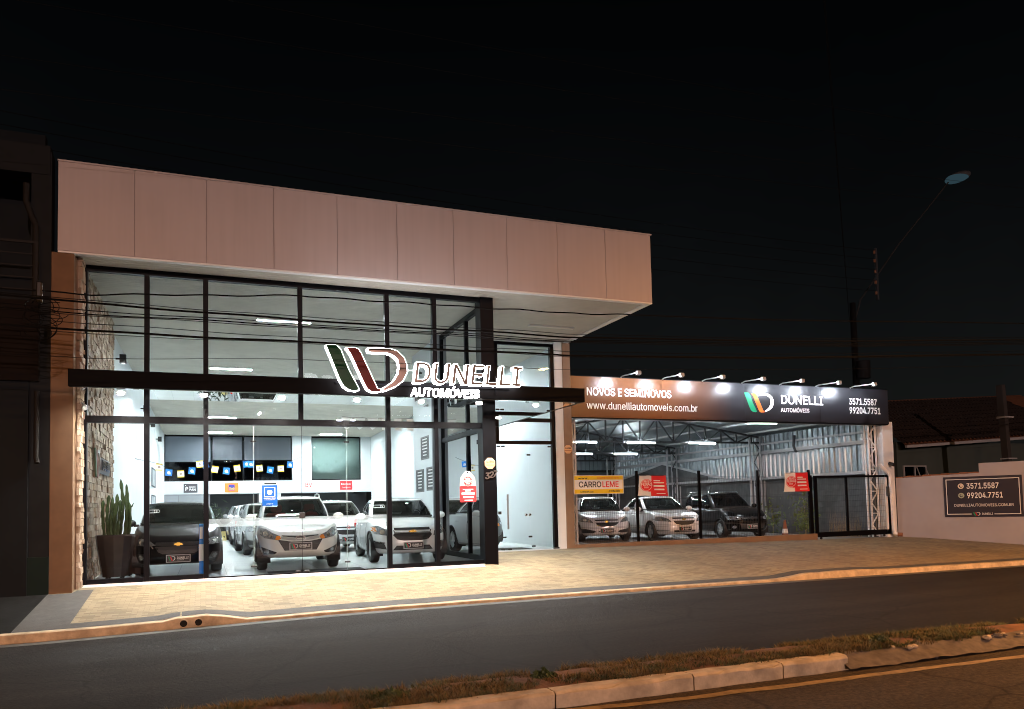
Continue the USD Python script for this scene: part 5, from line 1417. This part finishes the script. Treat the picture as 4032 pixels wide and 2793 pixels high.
# banners on the fence
nail = M['whitev']
t = thing('yellow_banner', 'yellow and white banner reading www. CARROLEME .COM.BR tied to the fence', 'banner')
o = (11.84, 4.50, 1.49)
part(t, 'cloth', place(bx(0, 1.56, 0, .50, -.006, 0), o), M['yellow']); part(t, 'white_band', place(bx(0.015, 1.545, .12, .385, .0005, .002), o), M['whitev'])
part(t, 'border', place(ext(sbox(-.012, -.012, 1.572, .512).difference(sbox(.004, .004, 1.556, .496)), .004), o), M['whitev'])
for s, x, z, h, w_, mt in (('www.', .12, .405, .055, .33, M['blackv']), ('COMPRE NOSSO SITE', .72, .42, .03, .7, M['red']), ('CARRO', .13, .18, .155, .72, M['blackv']), ('LEME', .87, .18, .155, .54, M['red']), ('.COM.BR', 1.06, .03, .06, .38, M['blackv']), ('CARROSP.com', .18, .03, .045, .42, M['charcoal'])):
    part(t, 'lettering', place(at(txt(s, h, .002, True, 0, w_), x, z, .003), o), mt)


def feirao(lab, q0, q1, q2, q3):
    """banner with corners TL, TR, BR, BL given in (x, z)"""
    t = thing('red_banner', lab, 'banner', 'red and white banners on the fence')
    q0, q1, q2, q3 = map(np.array, (q0, q1, q2, q3))
    def mapuv(m, lift):
        v = m.vertices.copy(); u_, w_ = v[:, 0:1], v[:, 1:2]
        p = (q3 * (1 - u_) + q2 * u_) * (1 - w_) + (q0 * (1 - u_) + q1 * u_) * w_
        yy = 4.50 - lift - v[:, 2] - .012 * np.sin(9 * v[:, 0] + 5 * v[:, 1])
        m = m.copy(); m.vertices = np.c_[p[:, 0], yy, p[:, 1]]
        return m
    def uvs(poly, d=.002):
        m = ext(poly, d); v, f = trimesh.remesh.subdivide_to_size(m.vertices, m.faces, .12, max_iter=8)
        return trimesh.Trimesh(v, f)
    part(t, 'cloth', mapuv(uvs(sbox(0, 0, 1, 1), .004), 0), M['whitev'])
    part(t, 'red_field', mapuv(uvs(sbox(.44, 0.0, 1, 1).union(Polygon([(c * .16 + .40, s * .22 + .42) for c, s in [(math.cos(a), math.sin(a)) for a in np.linspace(0, 6.28, 20)]]))), .0045), M['red'])
    circ = lambda r: Polygon([(.27 + r * math.cos(a) * .92, .52 + r * 1.25 * math.sin(a)) for a in np.linspace(0, 2 * math.pi, 28, endpoint=False)])
    part(t, 'seal', mapuv(uvs(circ(.235)), .007), M['red'])
    part(t, 'seal_ring', mapuv(uvs(circ(.215).difference(circ(.203))), .0095), M['whitev'])
    for s, h, x, z, w_, b in (('MEGA', .08, .17, .66, .20, True), ('FEIRÃO', .13, .085, .50, .37, True), ('2020', .07, .19, .38, .16, True)):
        m = txt(s, h, .002, b, 0, w_)
        part(t, 'lettering', mapuv(at(m, x, z), .0095), M['whitev'])
    for z, x0, x1, hh in ((.72, .52, .78, .05), (.62, .52, .92, .05), (.44, .52, .92, .09), (.28, .54, .90, .07), (.10, .62, .92, .04)):
        part(t, 'text_line', mapuv(uvs(rr(x0, z, x1, z + hh, .015)), .007), M['whitev'])
    part(t, 'tie', tube([(q0[0], 4.49, q0[1] - .01), (q1[0], 4.49, q1[1] - .01)], .006, 5), M['wire'])


feirao('red and white MEGA FEIRÃO banner above the silver sedan, nearest the yellow banner', (13.95, 1.99), (14.82, 1.98), (14.89, 1.38), (13.87, 1.40))
feirao('creased red and white MEGA FEIRÃO banner right of the black wagon, beside the gate', (19.24, 2.03), (20.11, 2.04), (20.18, 1.44), (19.15, 1.43))
# cone
t = thing('traffic_cone', 'orange and white traffic cone behind the fence at the end of the low wall', 'traffic cone', None, (19.75, 5.2, zl(19.7)))
part(t, 'base', bx(-.16, .16, -.16, .16, .003, .03, .008), M['blackplastic']); part(t, 'body', lathe([(0, .03), (.12, .03), (.03, .62), (0, .62)], 18), pm('cone_orange', (.26, .08, .03), .7), 40); part(t, 'band', lathe([(.094, .20), (.098, .20), (.075, .34), (.071, .34)], 18), M['whitev'], 40)
# weeds and shrubs behind the gate
for q, (x, y, h, r, nm, lab) in enumerate(((22.3, 5.6, 1.05, .32, 'dry', 'tall clump of dry stalks behind the left half of the gate'), (22.85, 5.4, 1.0, .28, 'dry', 'clump of dry stalks behind the middle bar of the gate'), (21.9, 6.6, .9, .38, 'leaf', 'yellow-green leafy weed behind the left half of the gate'), (22.6, 7.4, 1.6, .40, 'leaf', 'taller leafy shrub against the boundary wall behind the gate'), (22.5, 9.0, 1.2, .5, 'leaf', 'dark shrub by the boundary wall behind the second red banner'))):
    z0 = zl(x)
    V, F = [], []
    if nm == 'dry':
        t = thing('dry_weed', lab, 'weed')
        for b in range(60):
            an, rr_ = R.random() * 6.28, r * math.sqrt(R.random()); c = np.array((x + rr_ * math.cos(an), y + rr_ * math.sin(an), z0)); e = c + (R.gauss(0, .10), R.gauss(0, .10), h * R.uniform(.5, 1)); w_ = np.array((.006, .002, 0)); o_ = len(V)
            V += [c - w_, c + w_, e]; F.append((o_, o_ + 1, o_ + 2))
        part(t, 'stalks', (np.array(V), np.array(F)), M['stalk'])
    else:
        t = thing('leafy_weed', lab, 'shrub')
        for b in range(170):
            c = np.array((x, y, z0 + h * .55)) + rg.normal(size=3) * (r * .5, r * .5, h * .26); d = rg.normal(size=3) * .05; e = np.cross(d, rg.normal(size=3)); e *= .028 / (np.linalg.norm(e) + 1e-6); o_ = len(V)
            V += [c - d, c + e, c + d, c - e]; F += [(o_, o_ + 1, o_ + 2), (o_, o_ + 2, o_ + 3)]
        part(t, 'foliage', (np.array(V), np.array(F)), M['leaf'])
        part(t, 'stem', tube([(x, y, z0), (x + .04, y, z0 + h * .4), (x - .02, y + .03, z0 + h * .85)], [.014, .01, .004], 6), M['stalk'])

# ================================================================== RIGHT: SIGNED WALL, HOUSE, POST
UW = np.array((.5, -.866, 0)); WO_ = np.array((23.9, 4.5, 0))


def onwall(m, t_, z_, out=0.0):
    n_ = np.cross(UW, (0, 0, 1))
    return place(m, WO_ + UW * t_ + np.array((0, 0, z_)) + n_ * out, UW)


gw = thing('garden_wall', 'pale pinkish rendered garden wall with a step, right of the lot', 'wall')
part(gw, 'wall', onwall(ext(Polygon([(0, -.9), (8, -1.2), (8, 2.25), (2.42, 2.20), (2.42, 1.90), (0, 1.82)]), .18), 0, 0, -.18), M['pinkwall'])
for q in range(9):
    hc = trimesh.creation.cylinder(.10, .30, sections=12).slice_plane((0, 0, 0), (1, 0, 0)); hc.apply_transform(trimesh.transformations.rotation_matrix(math.pi / 2, (1, 0, 0)))
    m = bx(q * .268, q * .268 + .26, 0, .035 + .012 * (q % 2), -.22, .03, .01)
    part(gw, 'coping_tile', onwall(m, 0, 1.822 + q * .009), M['terracotta'])
ws = thing('wall_sign', 'dark rectangular wall sign with white border, two phone numbers and a web address', 'sign')
part(ws, 'board', onwall(bx(1.41, 3.55, .50, 1.79, .0, .03, .006), 0, 0), pm('wall_sign_print', (.018, .018, .035), .5))
part(ws, 'border', onwall(at(ext(sbox(1.48, .58, 3.48, 1.71).difference(sbox(1.50, .60, 3.46, 1.69)), .002), 0, 0, .031), 0, 0), M['whitev'])
for s, x, z, h, w_ in (('3571.5587', 2.05, 1.40, .17, .88), ('99204.7751', 2.05, 1.10, .17, .98)):
    part(ws, 'lettering', onwall(at(txt(s, h, .002, True, 0, w_), x, z, .031), 0, 0), M['whitev'])
part(ws, 'lettering', onwall(at(txt('DUNELLIAUTOMOVEIS.COM.BR', .085, .002, False, 0, 1.62), 1.68, .83, .031), 0, 0), M['whitev'])
for z, mt in ((1.485, M['cream']), (1.185, pm('pale_green_disc', (.35, .42, .33), .5))):
    part(ws, 'phone_emblem', onwall(at(ext(Point(1.90, z).buffer(.085).difference(Point(1.90, z).buffer(.05).difference(Point(1.91, z + .01).buffer(.035))), .002), 0, 0, .031), 0, 0), mt)
part(ws, 'logo_panel', onwall(at(ext(sbox(2.16, .52, 2.78, .66), .002), 0, 0, .0315), 0, 0), pm('wall_sign_print', (.018, .018, .035), .5))
for g, mm_ in zip(mini_logo(.20, .11, 2.20, .535), (M['green'], M['red'], M['whitev'])):
    part(ws, 'logo', onwall(at(ext(g, .002), 0, 0, .034), 0, 0), mm_)
part(ws, 'lettering', onwall(at(txt('DUNELLI', .06, .002, True, 0, .30), 2.44, .565, .034), 0, 0), M['whitev'])

ho = thing('neighbour_house', 'dark single-storey house with a tiled roof behind the garden wall', 'house')
part(ho, 'wall', bx(34.3, 50, 13.6, 22, -.4, 3.9), M['housewall'])
wn = part(ho, 'window', cat_([bx(34.66, 36.2, 13.52, 13.597, 2.66, 2.72), bx(34.66, 36.2, 13.52, 13.597, 1.9, 1.95), bx(34.66, 34.71, 13.52, 13.597, 1.95, 2.66), bx(36.15, 36.2, 13.52, 13.597, 1.95, 2.66), bx(35.4, 35.45, 13.52, 13.597, 1.95, 2.66)]), M['greysteel'])
part(wn, 'pane', bx(34.72, 36.14, 13.55, 13.56, 1.96, 2.65), M['darkglass']); part(wn, 'open_sash', cat_([bar((35.5, 13.5, 2.64), (35.5, 13.25, 2.0), .03), bar((36.1, 13.5, 2.64), (36.1, 13.25, 2.0), .03), bar((35.5, 13.25, 2.0), (36.1, 13.25, 2.0), .03)]), M['greysteel'])
zr = lambda x, y: 3.72 + (x - 34.2) * .06 + (y - 13) * .55
part(ho, 'eaves_gutter', bar((34.2, 12.95, 3.62), (50, 12.95, 4.57), .12, .14), M['greysteel'])
rf = part(ho, 'roof', (np.array([(34.2, 13.0, zr(34.2, 13) - .03), (50, 13, zr(50, 13) - .03), (50, 18, zr(50, 18) - .03), (36.2, 18, zr(36.2, 18) - .03)]), np.array([(0, 1, 2, 3)])), M['terracotta'])
tl = trimesh.creation.annulus(.105, .125, .46, sections=14).slice_plane((0, 0, 0), (0, 1, 0), cap=False)
tiles = []
for r_ in range(11):
    for c_ in range(50):
        x, y = 34.35 + c_ * .27 + r_ * .15 * .9, 13.05 + r_ * .42
        if x > 47.5:
            continue
        a_, b_ = np.array((x, y, zr(x, y))), np.array((x, y + .46, zr(x, y + .46) - .01))
        k_ = 7
        V = []
        for p, rad in ((a_, .125), (b_, .105)):
            for g_ in np.linspace(0, math.pi, k_):
                V.append(p + (rad * math.cos(g_), 0, rad * .75 * math.sin(g_) + R.uniform(0, .006)))
        F = [(q, q + 1, q + 1 + k_, q + k_) for q in range(k_ - 1)]
        tiles.append((np.array(V), np.array(F)))
terr = pm('old_roof_tile', (.030, .020, .016), .9, var=.5, scale=5)
for V, F in tiles[:300]:
    part(rf, 'tile', (V, F), terr)
if tiles[300:]:
    part(rf, 'further_tiles', joinq(*tiles[300:]), terr, kind='stuff')
t = thing('concrete_post', 'slim grey concrete post standing behind the garden wall in front of the tiled roof', 'post')
part(t, 'shaft', bar((35.9, 9, -.4), (35.6, 9, 6.1), .30, .22), pm('post_concrete', (.04, .036, .034), .9, var=.15, scale=3)); part(t, 'bracket', bx(35.5, 36.1, 8.8, 9.2, 4.6, 4.68), M['greysteel']); part(t, 'bracket', bx(35.6, 36.15, 8.8, 9.2, 2.75, 2.80), M['greysteel'])

# ================================================================== LEFT NEIGHBOUR (its gloom is put into the colours)
nb_ = thing('neighbour_building', 'two-storey building in darkened colours with a roller shutter left of the showroom', 'building')
part(nb_, 'pilaster', bx(-.80, -.40, -.02, .3, -.5, 3.46), M['darkened_paint']); part(nb_, 'pilaster', bx(-.395, -.095, .02, .3, -.5, 7.4), pm('neighbour_pier', (.016, .018, .020), .9, var=.15, spec=.1))
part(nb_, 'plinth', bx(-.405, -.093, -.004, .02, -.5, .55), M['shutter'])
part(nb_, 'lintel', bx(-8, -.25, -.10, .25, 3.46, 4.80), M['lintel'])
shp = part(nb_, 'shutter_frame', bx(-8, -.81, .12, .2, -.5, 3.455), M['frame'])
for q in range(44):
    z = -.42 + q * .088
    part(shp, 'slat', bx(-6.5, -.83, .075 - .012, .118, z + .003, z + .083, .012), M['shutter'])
part(nb_, 'upper_wall', bx(-8, -.40, 1.2, 1.4, 4.8, 8.2), M['darkened_paint'])
part(nb_, 'balcony_floor', bx(-8, -.26, -.08, 1.2, 4.802, 4.87), M['darkened_paint'])
rl = part(nb_, 'balcony_rail', cat_([bx(-8, -.28, -.05, -.02, 5.78, 5.82), bx(-.31, -.28, -.05, -.02, 4.87, 5.78), bx(-.31, -.28, -.019, 1.2, 5.78, 5.82)]), pm('rail_grey', (.014, .014, .015), .6, spec=.15))
for z in (5.0, 5.2, 5.4, 5.6):
    part(rl, 'rail_wire', bx(-8, -.31, -.04, -.03, z - .008, z + .008), pm('rail_grey', (.014, .014, .015), .6, spec=.15))
part(nb_, 'downpipe', tube([(-.46, -.02, 6.80), (-.46, -.02, 6.5), (-.38, 0, 6.25), (-.32, .0, 6.1), (-.32, .0, 3.5)], .05, 10), pm('pipe_grey', (.013, .0125, .012), .7, spec=.15), 40)
part(nb_, 'downpipe', tube([(-.28, -.03, 3.3), (-.28, -.03, 2.2), (-.26, -.06, 2.1)], .04, 10), pm('pipe_grey', (.013, .0125, .012), .7, spec=.15), 40)
part(nb_, 'roof_parapet', bx(-8, -.12, .0, .25, 7.0, 7.5), pm('neighbour_pier', (.016, .018, .020), .9, var=.15, spec=.1))

# ================================================================== CABLES, POLES, STREET LAMPS
def sag(a, b, s, n=24):
    a, b = np.array(a, float), np.array(b, float); t = np.linspace(0, 1, n)[:, None]
    p = a + (b - a) * t; p[:, 2] -= s * 4 * (t * (1 - t))[:, 0]
    return p


WR = [(4.48, 4.70, .016, 'wavy black cable, the topmost one crossing the upper panes'), (4.37, 4.34, .008, 'thin cable close above the thick upper cable'), (4.32, 4.27, .022, 'thick black cable crossing the upper panes above the logo'), (4.24, 4.24, .010, 'thin cable below the upper thick cable'), (4.17, 4.19, .013, 'medium cable crossing the middle of the upper panes'), (4.13, 4.15, .008, 'thinnest cable under the medium cable'), (4.04, 4.02, .008, 'thin cable midway between the two thick cables'), (3.92, 3.93, .024, 'thick black cable crossing just above the logo ribbon'), (3.86, 3.89, .007, 'thin cable hugging the lower thick cable'), (3.53, 3.66, .006, 'lone thin cable low behind the logo letters')]
for q, (z0, z1, r, lab) in enumerate(WR):
    sl_ = (z1 - z0) / 2.98
    xa, xb = -14.0, 60.0
    x = np.concatenate([np.linspace(xa, -1, 10), np.linspace(-.9, 10, 60), np.linspace(10.5, xb, 20)])
    z = z0 + np.where(x < 12, (x - .73) * sl_ * np.where(x > 3.7, .55, 1), 0) + np.where(x >= 12, (12 - .73) * sl_ * .55, 0) * 1.0
    zz = z0 + np.interp(x, [-14, .73, 3.71, 8.5, 14, 60], [-(14.7) * sl_ * .3 + .35, 0, z1 - z0, (z1 - z0) * 1.2 + .02, (z1 - z0) * 1.2 + .25, 3.2])
    yy = -2.0 - .35 * (q % 3) * .2 + .02 * np.sin(x * 3 + q)
    zz = zz + (.010 * np.sin(x * 6.0) if q == 0 else .006 * np.sin(x * 1.7 + q))
    t = thing('cable', lab, 'cable', 'overhead cables crossing the facade')
    part(t, 'line', tube(np.c_[x, yy, zz], r * .72, 6), M['wire'])
for q, (za, zb_, lab) in enumerate(((8.9, 9.4, 'topmost faint overhead wire above the fascia'), (8.3, 8.9, 'second faint overhead wire, level with the fascia top at the left'), (7.4, 8.3, 'third faint overhead wire passing in front of the fascia'), (6.9, 7.8, 'lowest faint overhead wire passing in front of the fascia'))):
    t = thing('power_line', lab, 'cable', 'faint wires in front of the fascia')
    part(t, 'line', tube(sag((-14, -2.4, za), (60, -1.6, zb_ + 4.0), .9, 40), .0035, 6), pm('bare_wire', (.008, .008, .008), .9, spec=.1))
tg = thing('cable_tangle', 'tangled coil of spare cable hanging on the wires in front of the left pillar', 'cable')
for q in range(9):
    c = np.array((.12 + R.uniform(-.12, .15), -1.95, 4.08 + R.uniform(-.25, .3))); ra, rb_ = R.uniform(.10, .24), R.uniform(.08, .2); ph = R.random() * 6
    a_ = np.linspace(0, 2 * math.pi * R.uniform(.7, 1.3), 26)
    part(tg, 'loop', tube(np.c_[c[0] + ra * np.cos(a_ + ph), c[1] + .05 * np.sin(2 * a_), c[2] + rb_ * np.sin(a_ + ph)], .006, 5), M['wire'])
part(tg, 'splice_box', bx(.05, .13, -2.02, -1.93, 4.3, 4.62, .02), M['blackplastic'])
for q, lab in enumerate(('left of the pair of wires climbing out of the top of the night sky', 'right of the pair of wires climbing out of the top of the night sky')):
    t = thing('service_wire', lab, 'cable', 'pair of wires in the night sky')
    part(t, 'line', tube(sag((21 + q * .4, 4 + q * .3, 22.6), (31.0, 13, 9.6), .2), .012, 6), pm('bare_wire', (.008, .008, .008), .9, spec=.1))
# utility pole with lamp behind the lot
up = thing('utility_pole', 'dark utility pole with cross-arm and long lamp bracket behind the lot', 'pole')
pc = pm('pole_concrete', (.008, .008, .008), .95, spec=.1)
part(up, 'shaft', tube([(30.2, 12, -.4), (30.2, 12, 10.2)], [.20, .13], 12), pc, 40)
part(up, 'cross_arm', bar((30.9, 11.2, 12.6), (30.9, 11.2, 10.2), .09), M['darksteel']); part(up, 'lamp_bracket', tube([(30.3, 12, 9.4), (30.7, 12, 10.4), (33.2, 12, 13.2), (37.0, 12, 16.95)], .035, 8), pm('bracket_grey', (.03, .03, .03), .7), 40)
part(up, 'transformer', lathe([(0, 6.6), (.28, 6.6), (.30, 7.4), (0, 7.45)], 16).apply_translation((30.2, 11.55, 0)), pm('transformer_paint', (.012, .012, .013), .8, spec=.1), 40)
for z in (10.5, 11.0, 11.5, 12.0, 12.4):
    part(up, 'insulator', at(trimesh.creation.cylinder(.05, .14, sections=10), 30.82, 11.2, z), M['terracotta'])
for q, z in enumerate((10.6, 11.1, 11.6, 12.1, 12.5)):
    t = thing('rear_power_line', ['lowest', 'second lowest', 'middle', 'second highest', 'highest'][q] + ' faint wire running to the utility pole behind the lot', 'cable', 'wires to the utility pole')
    part(t, 'line', tube(sag((-20, 11.2 - q * .02, z + 2.0), (30.82, 11.2, z), .8, 30), .010, 6), pm('bare_wire', (.008, .008, .008), .9, spec=.1))
fl_ = thing('street_lamp', 'dim grey street lamp head at the end of the long bracket, upper right', 'street lamp')
hd = trimesh.creation.icosphere(3, 1.0); hd.vertices *= (.85, .40, .26); hd.apply_transform(trimesh.transformations.rotation_matrix(-.35, (0, 1, 0)))
part(fl_, 'lens', at(hd.slice_plane((0, 0, 0), (0, 0, -1), cap=True), 37.6, 12, 17.2), M['farlamp'], 40); part(fl_, 'hood', at(hd.slice_plane((0, 0, 0.001), (0, 0, 1), cap=True), 37.6, 12, 17.2), pm('lamp_hood', (.10, .11, .12), .5), 40)


def street_lamp(x, y, lab, dx, dy, h=8.3, mt='sodium', drop=.012):
    t = thing('street_light', lab, 'street lamp', 'street lamps across the avenue')
    part(t, 'pole', tube([(x, y, ROAD), (x, y, h - .8)], [.10, .07], 12), M['greysteel'], 40)
    part(t, 'arm', tube([(x, y, h - .9), (x + dx * .3, y + dy * .3, h - .2), (x + dx, y + dy, h + .07)], .035, 8), M['greysteel'], 40)
    part(t, 'hood', bx(x + dx - .18, x + dx + .18, y + dy - .32, y + dy + .32, h, h + .14, .03), M['greysteel'])
    part(t, 'lens', bx(x + dx - .13, x + dx + .13, y + dy - .25, y + dy + .25, h - drop, h - .002), M[mt])


street_lamp(18.6, -12.2, 'orange sodium street lamp on the median to the right', -1.1, 2.2, 7.75)
street_lamp(-9.0, -12.2, 'orange sodium street lamp on the median to the left', .3, 2.2, 8.3, 'sodium_dim')
street_lamp(7.0, -62.0, 'unseen warm white lamp added far across the avenue to light the fascia', 0, 2.0, 10.5, 'warmlamp', .12)  # added out of view to light the fascia
